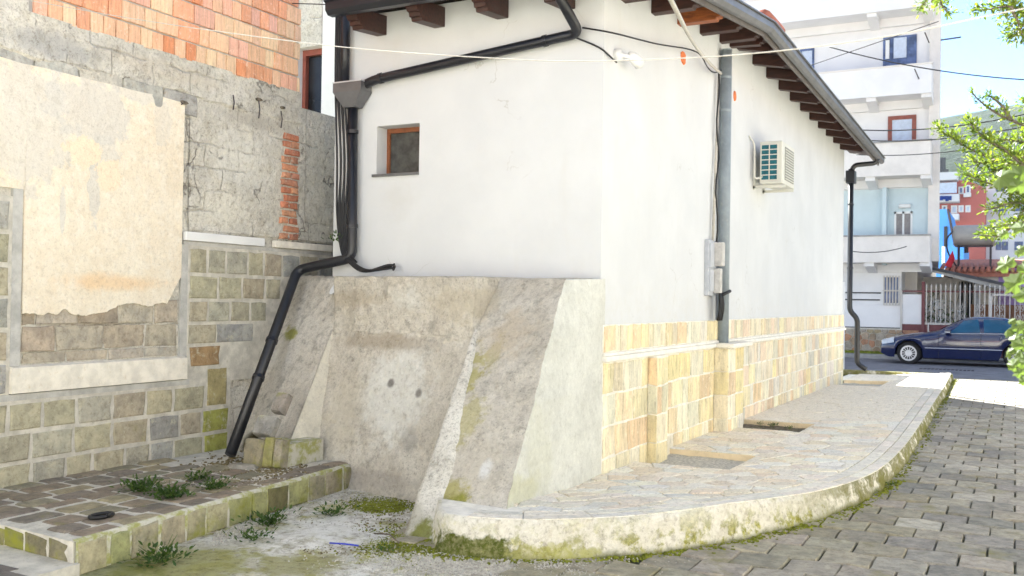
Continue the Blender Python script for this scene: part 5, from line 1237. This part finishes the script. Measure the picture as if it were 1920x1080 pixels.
# farther buildings
bb = thing('blue_building', (-4, 52, 0), 'bright blue rendered building half hidden behind the apartment block', 'building')
a, b = ony(1755, 400, 52), ony(1777, 400, 52); m = MB(); m.prism([(a.x-3, 52, 0), (ony(1807, 470, 52).x, 52, 0), (ony(1807, 470, 52).x, 52, ony(1800, 462, 52).z), (ony(1790, 450, 52).x, 52, ony(1790, 450, 52).z), (b.x, 52, ony(1777, 392, 52).z), (a.x-3, 52, ony(1765, 392, 52).z)], (0, 6, 0)); m.build('wall', M['bluewall'], bb)
a, b = ony(1766, 480, 52), ony(1772, 480, 52); MB().box(a.x, b.x, 51.9, 51.99, 0, ony(1769, 462, 52).z).build('white_pipe', M['white'], bb); q = ony(1770, 440, 52); MB().box(q.x, q.x+.15, 51.9, 51.99, q.z-.6, q.z+.4).build('window', M['darkline'], bb)
q = ony(1777, 392, 51.9); MB().tube([(q.x, 51.9, q.z), ony(1789, 452, 51.9)], .06, 6).build('roof_edge', M['iron'], bb)
YR = 78
rb_ = thing('red_building', (-4, YR, 0), 'brick red apartment building with white windows and laundry balconies far behind', 'building')
a, b = ony(1740, 400, YR), ony(1848, 400, YR)
arc = [(lerp(ony(1795, 340, YR).x, b.x, t), YR, ony(1800, 338+18*t*t, YR).z) for t in [i/8 for i in range(9)]]
m = MB(); m.prism([(b.x, YR, 0), (a.x-6, YR, 0), (a.x-6, YR, ony(1765, 345, YR).z)]+[(arc[0][0]-.01, YR, arc[0][2])]+arc, (0, 10, 0)); m.build('wall', M['redwall'], rb_)
MB().box(a.x-6, ony(1797, 340, YR).x, YR-1.5, YR-.01, ony(1765, 342, YR).z, ony(1765, 328, YR).z).build('roof_slab', M['whitewall'], rb_)
for (y0p, y1p) in ((364, 378), (401, 412)):
    xR = ony(1798, 380, YR-1.4).x; z0_, z1_ = ony(1780, y1p, YR-1.4).z, ony(1780, y0p, YR-1.4).z; bo = MB().box(a.x-6, xR, YR-1.4, YR-.02, z0_, z1_).build('balcony', M['whitewall'], rb_)
MB().box(a.x-6, ony(1794, 350, YR-1.2).x, YR-1.2, YR-1.1, ony(1780, 362, YR-1.2).z, ony(1780, 342, YR-1.2).z).build('shade_blind', M['curtain'], rb_)
cl = MB()
for k in range(4): q = ony(1765+k*5.5, 368, YR-1.5); cl.box(q.x-.12, q.x+.10, YR-1.52, YR-1.5, q.z-.32+U(-.05, .1), q.z+.02)
cl.build('laundry', M['cloth_blue'], rb_)
for (x0p, y0p, x1p, y1p) in ((1797, 350, 1807, 364), (1810, 347, 1820, 363), (1797, 385, 1807, 398), (1810, 385, 1820, 398), (1783, 385, 1795, 400), (1766, 385, 1776, 396), (1797, 490, 1807, 500), (1808, 490, 1820, 500)):
    window(x0p, y0p, x1p, y1p, 'white', 'bluewin' if y0p < 384 or x0p in (1766,) else 'curtain', YR, rb_, .10)
q = ony(1814, 366, YR); MB().box(q.x-.25, q.x+.25, YR-.4, YR-.06, q.z-.16, q.z+.12).build('wall_box', M['white'], rb_)
wb = thing('white_tower', (2, 80, 0), 'tall white apartment tower with blue windows beyond the red building', 'building')
a = ony(1849, 400, 80); MB().box(a.x, a.x+16, 80, 92, 0, ony(1870, 330, 80).z).build('wall', M['whitewall'], wb)
for (x0p, y0p, x1p, y1p) in ((1868, 345, 1888, 359), (1868, 384, 1889, 396), (1868, 421, 1876, 431), (1880, 421, 1890, 431), (1867, 453, 1877, 469), (1878, 453, 1890, 469), (1868, 490, 1890, 504), (1902, 384, 1918, 396), (1902, 453, 1918, 469)): window(x0p, y0p, x1p, y1p, 'bluewin', 'bluewin', 80, wb, .08)
q = ony(1879, 400, 80); MB().box(q.x-.2, q.x+.2, 79.6, 79.94, q.z-.15, q.z+.12).build('wall_box', M['gutter'], wb)
# hillside
n = N('wooded_hillside'); a = n.noise(.016, 9, .62); b = n.noise(.09, 7, .7)
cc = n.mix(n.rng(a, .42, .60), (.014, .028, .020), (.034, .048, .030)); cc = n.mix(n.rng(b, .48, .62, 0, .8), cc, (.012, .020, .012)); cc = n.mix(n.rng(b, .64, .74, 0, .35), cc, (.20, .19, .17))
M['hill'] = n.out(cc, .95, b, .8, 4, .1)
G = []
for i in range(61):
    x = -700+i*(1500/60); r_ = []
    for j in range(31):
        y = 330+j*(620/30); t = (y-330)/300
        rid = 113+12*max(-1, min(1.6, (x+30)/60))*.55+12*noise.noise((x*.012, 2, 0)); h = rid*(t*t*(3-2*t) if t < 1 else 1-(t-1)*.35)
        h += 9*noise.noise((x*.02, y*.02, 1))*min(1, t)+4*noise.noise((x*.06, y*.06, 3))*min(1, t); r_.append((x, y, h-1 if j else -5))
    G.append(r_)
hill = MB().grid(G).build('hill', M['hill'], smooth=True); tag(hill, 'wooded green hillside rising behind the town', kind='structure')
mst = thing('lattice_mast', (-30, 400, 30), 'slim dark mast standing on the slope beside the apartment block edge', 'mast')
q = ony(1767, 300, 300); MB().tube([(q.x, 300, 0), (q.x, 300, ony(1767, 296, 300).z)], .9, 6).build('shaft', M['awning_d'], mst); MB().tube([(q.x, 300, 0), (q.x, 300, ony(1767, 318, 300).z)], 1.7, 6).build('base', M['awning_d'], mst)

oh = thing('bounce_house', (-3, -9, 0), 'added unseen cream house behind the viewpoint, bouncing sun onto the shaded walls', 'house')  # unseen house added so its sunlit front bounces warm fill forward
MB().box(-12, 4, -14, -8, -.1, 6.2).build('wall', M['apt_cream'], oh)
for k in range(4): xx = -10.2+k*3.6; MB().box(xx, xx+1.1, -8, -7.96, 1.2, 2.5).build('window', M['bluewin'], oh); MB().box(xx, xx+1.1, -8, -7.96, 4.0, 5.3).build('window', M['bluewin'], oh)
MB().prism([(-12.4, -14.4, 6.2), (-12.4, -7.5, 6.2), (-12.4, -11, 7.6)], (16.8, 0, 0)).build('roof', M['tile'], oh)
rh = thing('side_bounce_house', (5, 6, 0), 'added unseen house beyond the garden wall, bouncing sunlight back to the alley', 'house')  # unseen addition; its sunlit wall returns light to the shaded walls opposite
MB().box(4.6, 11, -6, 15, -.1, 6.0).build('wall', M['peachwall'], rh)
for k in range(5): yy = -4+k*3.8; MB().box(4.57, 4.6, yy, yy+1.1, 1.1, 2.4).build('window', M['bluewin'], rh); MB().box(4.57, 4.6, yy, yy+1.1, 3.9, 5.1).build('window', M['bluewin'], rh)
MB().prism([(4.2, -6.4, 6.0), (11.4, -6.4, 6.0), (7.8, -6.4, 7.5)], (0, 21.8, 0)).build('roof', M['tile'], rh)
yd = MB().box(1.96, 4.6, -5, 23, -.1, -.002).build('garden_ground', M['yard']); tag(yd, 'pale bare yard between garden wall and the white house', kind='structure')
lane = MB().box(-14, 1.9, -8, 1.6, -.1, -.004).build('lane', M['yard']); tag(lane, 'added pale concrete lane behind the viewpoint, reflecting sun as fill', kind='structure')  # pale ground added behind the viewpoint to bounce sunlight
# low wall right of the alley, added out of view for its light effect
gw = MB().box(1.7, 1.95, 1, 23.5, -.1, 1.0).build('added_garden_wall', M['old_concrete']); tag(gw, 'added unseen low concrete wall along the other side of the alley', 'wall')
nbw = MB().box(-3.95, -3.7, 21.3, 24.6, -.1, 2.2).build('shadow_wall', M['white']); tag(nbw, 'added hidden white wall behind the house, casting a slanted shadow on the walkway', 'wall')  # hidden wall added to cast the slanted shadow edge on the walkway

# ================================================================== CAR
car = thing('parked_car', (-1.3, 31.8, -.1), 'dark navy blue saloon car parked along the far side of the street', 'car')
CX, CY, CZ = -2.83-.80, 30.92, -.1       # nose x, near side y, ground
Wd = 1.80; L_ = 4.82
prof_top = [(0, .62), (.05, .70), (.25, .77), (.6, .86), (1.0, .925), (1.35, .965), (1.55, 1.0), (1.9, 1.20), (2.25, 1.385), (2.5, 1.435), (2.9, 1.45), (3.3, 1.43), (3.7, 1.34), (4.05, 1.16), (4.2, 1.08), (4.5, 1.05), (4.75, 1.0), (4.82, .9)]
def interp(P, x):
    if x <= P[0][0]: return P[0][1]
    for (a, b), (c, d) in zip(P, P[1:]):
        if x <= c: return lerp(b, d, (x-a)/(c-a))
    return P[-1][1]
belt = [(0, .60), (.25, .72), (.7, .80), (1.3, .88), (1.7, .93), (3.0, .96), (4.3, .98), (4.82, .85)]
wx = [.80, 3.65]; WR = .325
def half(x): return Wd/2*(1-.30*max(0, 1-x/.55)**2.2-.22*max(0, 1-(L_-x)/.5)**2.2)
def low(x):
    b = .20+.10*max(0, 1-x/.2)
    for c in wx:
        d = abs(x-c)
        if d < WR+.055: b = max(b, WR+math.sqrt((WR+.055)**2-d*d)-.0)
    return b
xs_ = sorted(set([0, .03, .08, .15, .25, .4]+[.1*i for i in range(5, 49)]+[c+s*(WR+.055)*math.sin(a) for c in wx for s in (-1, 1) for a in (1.57, 1.4, 1.2, 1.0, .8, .6, .4, .2, 0)]+[4.7, 4.78, 4.82]))
def section(x):
    hw = half(x); zb = low(x); zbel = interp(belt, x); zt = interp(prof_top, x); cab = zt > zbel+.12
    inn = hw-(.06 if not cab else .03); topw = hw-.16-.20*min(1, max(0, (zt-zbel)/.48)) if cab else hw*.80
    pts = [(hw*.94, zb), (hw*.99, lerp(zb, zbel, .3)), (hw, lerp(zb, zbel, .55)), (hw*.985, lerp(zb, zbel, .85)), (inn*.985, zbel), (lerp(inn, topw, .5) if cab else inn*.93, lerp(zbel, zt, .55)), (topw, zt-.02 if cab else zt-.012), (topw*.5, zt), (0, zt+.006)]
    return pts
G = []
for x in xs_:
    s_ = section(x); full = [(CX+x, CY+Wd/2-a, CZ+b) for a, b in s_]+[(CX+x, CY+Wd/2+a, CZ+b) for a, b in reversed(s_[:-1])]; G.append(full)
m = MB(); m.grid(G); m.add(G[0], [tuple(range(len(G[0])))]); m.add(G[-1], [tuple(range(len(G[-1])))])
bo = m.build('body', M['paint'], car, smooth=False)
for p in bo.data.polygons: p.use_smooth = True
m = MB(); m.box(CX+.1, CX+L_-.1, CY+.09, CY+Wd-.09, CZ+.17, CZ+.5)
MB().box(CX+1.2, CX+3.2, CY+.1, CY+Wd-.1, CZ+.17, CZ+.32).build('underbody', M['tyre'], car)
# wheel wells
for c in wx:
    for sgn, yy in ((1, CY+.03), (-1, CY+Wd-.03)):
        wh = MB(); wh.tube([(CX+c, yy+.01*sgn, CZ+WR), (CX+c, yy+.035*sgn, CZ+WR), (CX+c, yy+.19*sgn, CZ+WR), (CX+c, yy+.2*sgn, CZ+WR)], [WR*.93, WR, WR, WR*.9], 32); wo_ = wh.build('wheel', M['tyre'], car, smooth=False)
        rm = MB(); rm.tube([(CX+c, yy-.0*sgn, CZ+WR), (CX+c, yy+.03*sgn, CZ+WR)], WR*.30, 20)
        for k in range(14):
            t = k*2*math.pi/14; d = Vector((math.cos(t), 0, math.sin(t))); pcen = Vector((CX+c, yy+.012*sgn, CZ+WR)); rm.bar(pcen+d*WR*.25, pcen+d*WR*.62, .034, .02)
        for k in range(28):
            t = k*2*math.pi/28; t2 = (k+1)*2*math.pi/28; pc = Vector((CX+c, yy+.008*sgn, CZ+WR)); rm.bar(pc+Vector((math.cos(t), 0, math.sin(t)))*WR*.64, pc+Vector((math.cos(t2), 0, math.sin(t2)))*WR*.64, .03, .045)
        rm.build('rim', M['alloy'], wo_)
        MB().tube([(CX+c, yy+.2*sgn, CZ+WR+.02), (CX+c, yy+.26*sgn, CZ+WR+.02)], WR+.03, 20).build('wheel_well', M['tyre'], car)
# side windows on the near and far side
def sidept(x, t, out=.006, sgn=1):
    s_ = section(x); a, b, c = s_[4], s_[5], s_[6]
    yv, zv = (lerp(a[0], b[0], t/.55), lerp(a[1], b[1], t/.55)) if t < .55 else (lerp(b[0], c[0], (t-.55)/.45), lerp(b[1], c[1], (t-.55)/.45))
    yy = CY+Wd/2-sgn*(yv+out); return (CX+x, yy, CZ+zv)
for sgn in (1, -1):
    for (xa, xb, xta, xtb) in ((1.86, 2.72, 2.28, 2.66), (2.82, 3.62, 2.80, 3.56), (3.66, 4.0, 3.60, 3.72)):
        G = []
        for i in range(9):
            r_ = []
            for j in range(6):
                t = .08+.80*j/5; x = lerp(lerp(xa, xb, i/8), lerp(xta, xtb, i/8), j/5); r_.append(sidept(x, t, .008, sgn))
            G.append(r_)
        MB().grid(G).build('side_window', M['carglass'], car, smooth=True)
    pts_ = [sidept(x, 0, .012, sgn) for x in [1.7+.1*i for i in range(25)]]; MB().tube(pts_, .012, 5).build('window_trim', M['chrome'], car)
    pts_ = [(CX+x, CY+Wd/2-sgn*(half(x)+.006), CZ+.50) for x in [1.25+.12*i for i in range(18)]]; MB().tube(pts_, .014, 5).build('side_moulding', M['chrome'], car)
    for x in (2.55, 3.45): MB().bar((CX+x, CY+Wd/2-sgn*(half(x)+.02), CZ+.80), (CX+x+.2, CY+Wd/2-sgn*(half(x)+.02), CZ+.80), .025, .03).build('door_handle', M['paint'], car)
    for x in (1.62, 2.74, 3.55):
        pts_ = [(CX+x, CY+Wd/2-sgn*(half(x)*k_+.003), CZ+z_) for k_, z_ in ((.95, .24), (.992, .42), (1.0, .55), (.985, .82), (.955, .92))]; MB().tube(pts_, .006, 4).build('door_gap', M['tyre'], car)
    mi = MB(); mi.box(CX+1.80, CX+1.96, CY+Wd/2-sgn*(Wd/2+.17) if sgn == 1 else CY+Wd+.01, CY+Wd/2-sgn*(Wd/2+.01) if sgn == 1 else CY+Wd+.17, CZ+.93, CZ+1.07); mi.build('mirror', M['paint'], car, bevel=.03)
    MB().box(CX+1.79, CX+1.93, (CY-.175) if sgn == 1 else CY+Wd+.165, (CY-.17) if sgn == 1 else CY+Wd+.17, CZ+.975, CZ+1.0).build('mirror_indicator', M['lamp'], car)
    hl = MB(); G = []
    for i in range(7):
        x = .04+i*.06; hw = half(x); G.append([(CX+x-.01, CY+Wd/2-sgn*(hw+.006), CZ+lerp(.56, .64, i/6)), (CX+x-.012, CY+Wd/2-sgn*(hw*.985+.008), CZ+lerp(.62, .72, i/6)), (CX+x-.012, CY+Wd/2-sgn*(hw*.93), CZ+lerp(.68, .775, i/6)), (CX+x-.012, CY+Wd/2-sgn*(hw*.80), CZ+lerp(.705, .79, i/6))])
    hl.grid(G); hl.build('headlight', M['lamp'], car, smooth=True)
    MB().bar((CX+.06, CY+Wd/2-sgn*(half(.06)+.012), CZ+.47), (CX+.42, CY+Wd/2-sgn*(half(.42)+.012), CZ+.47), .02, .035).build('bumper_strip', M['paint'], car)
G = []
for i in range(7):
    x = 1.58+i*.11; s_ = section(x); zt = s_[6][1]; w_ = s_[6][0]*.96; G.append([(CX+x, CY+Wd/2-w_+2*w_*j/6, CZ+zt+.018+.006*(1-abs(j-3)/3)) for j in range(7)])
MB().grid(G).build('windscreen', M['carglass'], car, smooth=True)
G = []
for i in range(5):
    x = 3.62+i*.11; s_ = section(x); zt = s_[6][1]; w_ = s_[6][0]*.94; G.append([(CX+x, CY+Wd/2-w_+2*w_*j/6, CZ+zt+.018) for j in range(7)])
MB().grid(G).build('rear_window', M['carglass'], car, smooth=True)
MB().box(CX-.02, CX+.02, CY+.55, CY+Wd-.55, CZ+.48, CZ+.66).build('grille', M['chrome'], car)

# ================================================================== PLANTS
def leafquad(m, c, d, up_, L, W):
    d = d.normalized(); s_ = d.cross(up_); s_ = s_.normalized() if s_.length > 1e-4 else d.orthogonal().normalized(); nn = s_.cross(d)
    m.add([c, c+d*L*.35+s_*W*.5+nn*W*.12, c+d*L*.75+s_*W*.38+nn*W*.1, c+d*L, c+d*L*.75-s_*W*.38+nn*W*.1, c+d*L*.35-s_*W*.5+nn*W*.12], [(0, 1, 2, 3), (0, 3, 4, 5)])
tree = thing('plum_tree', (1.5, 6.2, 0), 'leafy plum tree leaning its small leaved branches in over the alley', 'tree')
TY = 5.9
MB().tube([(1.55, 6.2, -.1), (1.5, 6.15, 1.2), (1.35, 6.0, 2.2), (1.15, 5.95, 3.0), (.95, 5.9, 4.0)], [.12, .10, .085, .07, .04], 10).build('trunk', M['bark'], tree, smooth=True)
br = [
 ([(2150, 150), (2020, 60), (1935, 30), (1895, 12), (1850, 18), (1822, 17)], 1.0), ([(1935, 30), (1915, 50), (1902, 68), (1885, 62)], 1.1), ([(1895, 12), (1908, 40), (1918, 70)], 1.2), ([(1890, -20), (1893, 8), (1880, 30)], 1.3),
 ([(2100, 60), (1900, -60), (1790, -20), (1765, 0), (1772, 18), (1780, 26)], .9), ([(1790, -20), (1745, -5), (1726, 15)], 1.1), ([(1765, -10), (1758, 6)], 1.2),
 ([(2150, 380), (2000, 330), (1920, 312), (1870, 300), (1820, 280), (1790, 262), (1757, 240)], 1.3), ([(1920, 312), (1890, 285), (1850, 262), (1826, 240), (1816, 226)], 1.3),
 ([(2000, 250), (1940, 240), (1895, 225), (1862, 208), (1838, 190), (1820, 172)], .6), ([(1895, 225), (1880, 200), (1862, 184), (1848, 176)], .7), ([(1870, 300), (1840, 305), (1822, 300)], 1.3),
 ([(2050, 350), (1960, 345), (1905, 350), (1860, 345), (1830, 335), (1806, 325)], 1.3), ([(1960, 300), (1925, 270), (1890, 262), (1862, 262)], 1.3), ([(2000, 300), (1950, 290), (1905, 300), (1875, 318), (1850, 325)], 1.4),
 ([(2000, 385), (1950, 382), (1900, 380), (1865, 390), (1850, 392)], .9), ([(2000, 430), (1950, 415), (1905, 418), (1870, 425), (1842, 437)], 1.0), ([(1905, 418), (1890, 430), (1878, 442), (1845, 441)], 1.), ([(1990, 370), (1945, 375), (1915, 400), (1905, 420)], 1.2),
 ([(1980, 330), (1950, 320), (1925, 335), (1900, 360), (1895, 380)], 1.5), ([(2000, 260), (1960, 230), (1935, 200), (1918, 190)], 1.2), ([(1990, 300), (1950, 260), (1915, 245)], 1.4), ([(1990, 350), (1940, 330), (1905, 325), (1880, 335)], 1.5)]
leaf_rnd = random.Random(21)
for bi, (pl, dens) in enumerate(br):
    Yb = TY+leaf_rnd.uniform(-.35, .45); P_ = [ony(x, y, Yb+.02*i) for i, (x, y) in enumerate(pl)]
    out = []
    for i in range(len(P_)-1):
        p0, p1, p2, p3 = P_[max(i-1, 0)], P_[i], P_[i+1], P_[min(i+2, len(P_)-1)]
        for k in range(6): t = k/6; out.append(.5*((2*p1)+(-p0+p2)*t+(2*p0-5*p1+4*p2-p3)*t*t+(-p0+3*p1-3*p2+p3)*t**3))
    out.append(P_[-1]); nP = len(out)
    MB().tube(out, [lerp(.011, .0025, i/(nP-1)) for i in range(nP)], 6).build('branch', M['bark'], tree, smooth=True)
    m = MB(); Ltot = 0
    for a, b in zip(out, out[1:]):
        seg = (b-a).length; nl = max(1, int(seg*dens*(650 if dens < .8 else 950)+leaf_rnd.random()))
        for _ in range(nl):
            c = a.lerp(b, leaf_rnd.random()); d = Vector((leaf_rnd.gauss(0, 1), leaf_rnd.gauss(0, 1), leaf_rnd.gauss(.2, 1))).normalized(); d = (d+(b-a).normalized()*.7).normalized()
            c = c+d*leaf_rnd.uniform(0, .045*dens); leafquad(m, c, d, Vector((leaf_rnd.gauss(0, .5), leaf_rnd.gauss(0, .5), 1)), leaf_rnd.uniform(.014, .034), leaf_rnd.uniform(.008, .016))
    m.build('foliage', M['leaf'], tree, kind='stuff')
# off-frame crown, higher up
m = MB()
for _ in range(1800):
    th_, r_ = leaf_rnd.uniform(0, 6.28), leaf_rnd.random()**.5*1.3; c = Vector((1.6+r_*math.cos(th_)*.8, 6.3+r_*math.sin(th_)*1.3, 3.6+leaf_rnd.gauss(0, .6))); d = Vector((leaf_rnd.gauss(0, 1), leaf_rnd.gauss(0, 1), leaf_rnd.gauss(0, 1))).normalized()
    leafquad(m, c, d, Vector((0, 0, 1)), .06, .03)
m.build('crown', M['leaf'], tree, kind='stuff')

vine = thing('grape_vine', (.9, 4.6, 0), 'grape vine with broad sunlit leaves hanging at the edge of the alley', 'vine')
def vleaf(c, R_, nrm, rot, r=leaf_rnd):
    lob = [(0, -.25), (.35, -.55), (.75, -.35), (.70, -.02), (1.0, .25), (.62, .42), (.50, .78), (.22, .70), (0, 1.12), (-.22, .70), (-.50, .78), (-.62, .42), (-1.0, .25), (-.70, -.02), (-.75, -.35), (-.35, -.55)]
    nrm = nrm.normalized(); a = nrm.orthogonal().normalized(); b = nrm.cross(a); a2 = a*math.cos(rot)+b*math.sin(rot); b2 = nrm.cross(a2)
    m = MB(); v = [c+nrm*.012]+[c+(a2*x*r.uniform(.9, 1.1)+b2*y*r.uniform(.9, 1.1))*R_-nrm*(.10*R_*(x*x+y*y)+r.uniform(-.05, .05)*R_) for x, y in lob]; m.add(v, [(0, i+1, (i+1) % 16+1) for i in range(16)])
    m.tube([c, c-b2*R_*.6-nrm*R_*.5], .0016, 4)
    return m.build('leaf', M['vine'], vine)
VY = 3.6
for (x, y, R_, nx, ny, nz, rot) in [(1878, 335, .062, -.3, -.8, .5, .4), (1912, 330, .07, .2, -.8, .4, 1.4), (1906, 352, .05, .1, -.9, .3, 2.2), (1880, 440, .03, 0, -1, .3, 1), (1888, 497, .052, -.3, -.8, .2, 3.0), (1915, 430, .05, 0, -.8, .4, 2.3), (1912, 470, .035, 0, -.8, .4, .3), (1905, 532, .06, -.2, -.9, .2, 3.4), (1920, 555, .055, .2, -.7, .5, 2.7), (1925, 510, .06, 0, -.9, .3, 1.2),
                              (1893, 622, .035, -.5, -.6, .6, 2.8), (1903, 640, .045, -.2, -.8, .5, 1.0), (1896, 662, .036, -.6, -.6, .3, 3.2), (1912, 612, .045, .1, -.8, .5, .2), (1917, 650, .05, .2, -.8, .4, 2.0), (1902, 685, .036, -.3, -.9, .1, 3.3), (1912, 700, .03, .1, -.9, .1, 3.0), (1922, 680, .045, 0, -.9, .3, 2.6), (1930, 630, .05, 0, -.9, .2, .6), (1898, 605, .025, -.4, -.8, .3, 1.9), (1908, 665, .03, 0, -.8, .6, .7), (1921, 715, .03, 0, -1, 0, 3.1)]:
    vleaf(ony(x, y, VY+leaf_rnd.uniform(-.12, .12)), R_*.74, Vector((nx, ny, nz)), rot)
P_ = [ony(x, y, VY+.05) for x, y in [(1960, 240), (1925, 330), (1938, 420), (1922, 500), (1935, 580), (1915, 640), (1918, 705)]]; MB().tube(bend(P_, .1), .004, 6).build('stem', M['weed'], vine, smooth=True)
MB().tube([(.95, 4.2, -.1), (.85, 4.1, 1.2), (.5, 3.9, 2.0), P_[0]], [.02, .016, .012, .005], 8).build('stem', M['bark'], vine, smooth=True)

def weed(loc, R_, n_, lab, up_=.5, name='weed', lw=.3):
    o = thing(name, loc, lab, 'weed', 'weeds growing in the cracks'); m = MB(); r = leaf_rnd
    for _ in range(n_):
        t = r.uniform(0, 6.28); el = r.uniform(.1, up_+.5); d = Vector((math.cos(t)*math.cos(el), math.sin(t)*math.cos(el), math.sin(el))); c = Vector(loc)+Vector((r.gauss(0, R_*.35), r.gauss(0, R_*.35), r.uniform(0, .02)))+d*R_*r.uniform(0, .6)
        leafquad(m, c, d, Vector((r.gauss(0, .4), r.gauss(0, .4), 1)), min(.045, R_*r.uniform(.15, .32)), min(.018, R_*lw*r.uniform(.3, .6)))
    m.build('leaves', M['weed'], o); st_ = MB()
    for _ in range(max(3, n_//12)):
        t = r.uniform(0, 6.28); d = Vector((math.cos(t)*.7, math.sin(t)*.7, r.uniform(.2, .7))); st_.tube([Vector(loc), Vector(loc)+d*R_*.5, Vector(loc)+d*R_*r.uniform(.8, 1.2)], .0016, 4)
    st_.build('stems', M['weed'], o); return o
for (x, y, z, R_, n_, lab) in [(268, 922, ZP, .17, 260, 'leafy green weed sprouting in the platform joints nearer the wall'), (318, 935, ZP, .16, 240, 'low white-budded weed spreading over the platform edge'), (372, 902, ZP, .12, 130, 'small dark weed tuft on the platform below the drainpipe'), (402, 918, ZP, .13, 150, 'pale weed with upright stems on the platform rim'), (505, 985, .01, .18, 170, 'broad weed growing at the foot of the platform face'), (475, 1015, .01, .14, 90, 'flat weed rosette lying on the yard concrete'), (300, 1056, .01, .18, 170, 'ragged weed in the crack under the platform near the lower step'), (622, 968, .01, .15, 90, 'thin creeping weed in the middle of the yard'), (725, 1035, .01, .08, 45, 'little weed beside the foot of the pale rib'), (1668, 912, .01, .07, 40, 'tiny weed tuft where pavers meet the curved kerb'), (1450, 800, .06, .08, 70, 'grass tuft filling the middle walkway pit'), (1480, 805, .06, .07, 60, 'second grass tuft at the outer end of the middle walkway pit'), (1425, 797, .06, .06, 50, 'grass tuft in the middle walkway pit close to the pilaster')]:
    q = onz(x, y, z); weed(q, R_, n_, lab)
q = ony(632, 448, yp-.04); weed((q.x, q.y+.02, q.z-.03), .14, 40, 'green leafy weed rooted behind the hanging black cables', 1.2, lw=.6)
# grass blades in pit two and along the slab
m = MB()
for _ in range(900):
    c = Vector((leaf_rnd.uniform(-3.0, -2.3), leaf_rnd.uniform(11.8, 12.6), .0)); d = Vector((leaf_rnd.gauss(0, .5), leaf_rnd.gauss(0, .5), 1)); leafquad(m, c, d, Vector((1, 0, 0)), leaf_rnd.uniform(.03, .09), .012)
o = m.build('grass', M['weed']); tag(o, 'short grass growing in the middle pit of the walkway', 'grass', kind='stuff')
# moss tufts on buttress foot and yard
pts = []
for _ in range(2600):
    q = onz(leaf_rnd.gauss(715, 28), leaf_rnd.gauss(947, 6), .01); pts.append((q.x, q.y, .012))
for _ in range(1500):
    q = onz(leaf_rnd.gauss(745, 40), leaf_rnd.gauss(1018, 14), .01); pts.append((q.x, q.y, .010))
for _ in range(2600):
    q = onz(leaf_rnd.gauss(800, 26), leaf_rnd.gauss(1008, 6), .01); pts.append((q.x, q.y, .012))
mo = clumps('moss', pts, .004, .012, M['moss'], .7, 12); tag(mo, 'bright moss cushion in the corner between panel and yard', 'moss', kind='stuff')
# litter
a, b = onz(618, 1018, .03), onz(672, 1023, .03); o = MB().tube([a, a.lerp(b, .5)+Vector((0, .01, 0)), b], .006, 6).build('pen_tube', M['bluepen'], smooth=True); tag(o, 'blue plastic tube dropped on the yard concrete', 'litter')
a, b = onz(702, 1000, .03), onz(748, 1018, .03); o = MB().tube([a, a.lerp(b, .5)+Vector((0, .03, .02)), b], .006, 5).build('twig', M['bark'], smooth=True); tag(o, 'bent dark twig lying beside the pale rib foot', 'twig')
for k, (x, y) in enumerate(((1395, 815), (1384, 808))):
    a = onz(x-12, y, .10); b = onz(x+10, y+3, .10); o = MB().tube([a, b], .008, 5).build('twig', M['bark']); tag(o, ('longer' if k == 0 else 'shorter')+' black twig on the walkway in front of the pilaster', 'twig')
q = onz(490, 955, .03); o = thing('pebble', q, 'round white pebble on the yard below the platform', 'pebble'); m = MB(); m.tube([q+Vector((-.03, 0, .0)), q+Vector((-.015, 0, .01)), q+Vector((.015, 0, .012)), q+Vector((.03, 0, 0))], [.01, .026, .026, .008], 9); m.build('stone', M['gravel'], o, smooth=True)
q = onz(1843, 962, .03)

# ================================================================== HAZE
hz = bpy.data.materials.new('thin_air'); hz.use_nodes = True; ht_ = hz.node_tree; ht_.nodes.remove(ht_.nodes['Principled BSDF']); pv = ht_.nodes.new('ShaderNodeVolumePrincipled'); pv.inputs['Density'].default_value = .00008; pv.inputs['Color'].default_value = (.80, .88, 1, 1); pv.inputs['Anisotropy'].default_value = .3
ht_.links.new(pv.outputs[0], ht_.nodes['Material Output'].inputs['Volume'])
hb3 = MB().box(-760, 860, -40, 1000, -2, 190).build('haze', hz); tag(hb3, 'thin bluish haze in the air between town and hillside', kind='stuff')
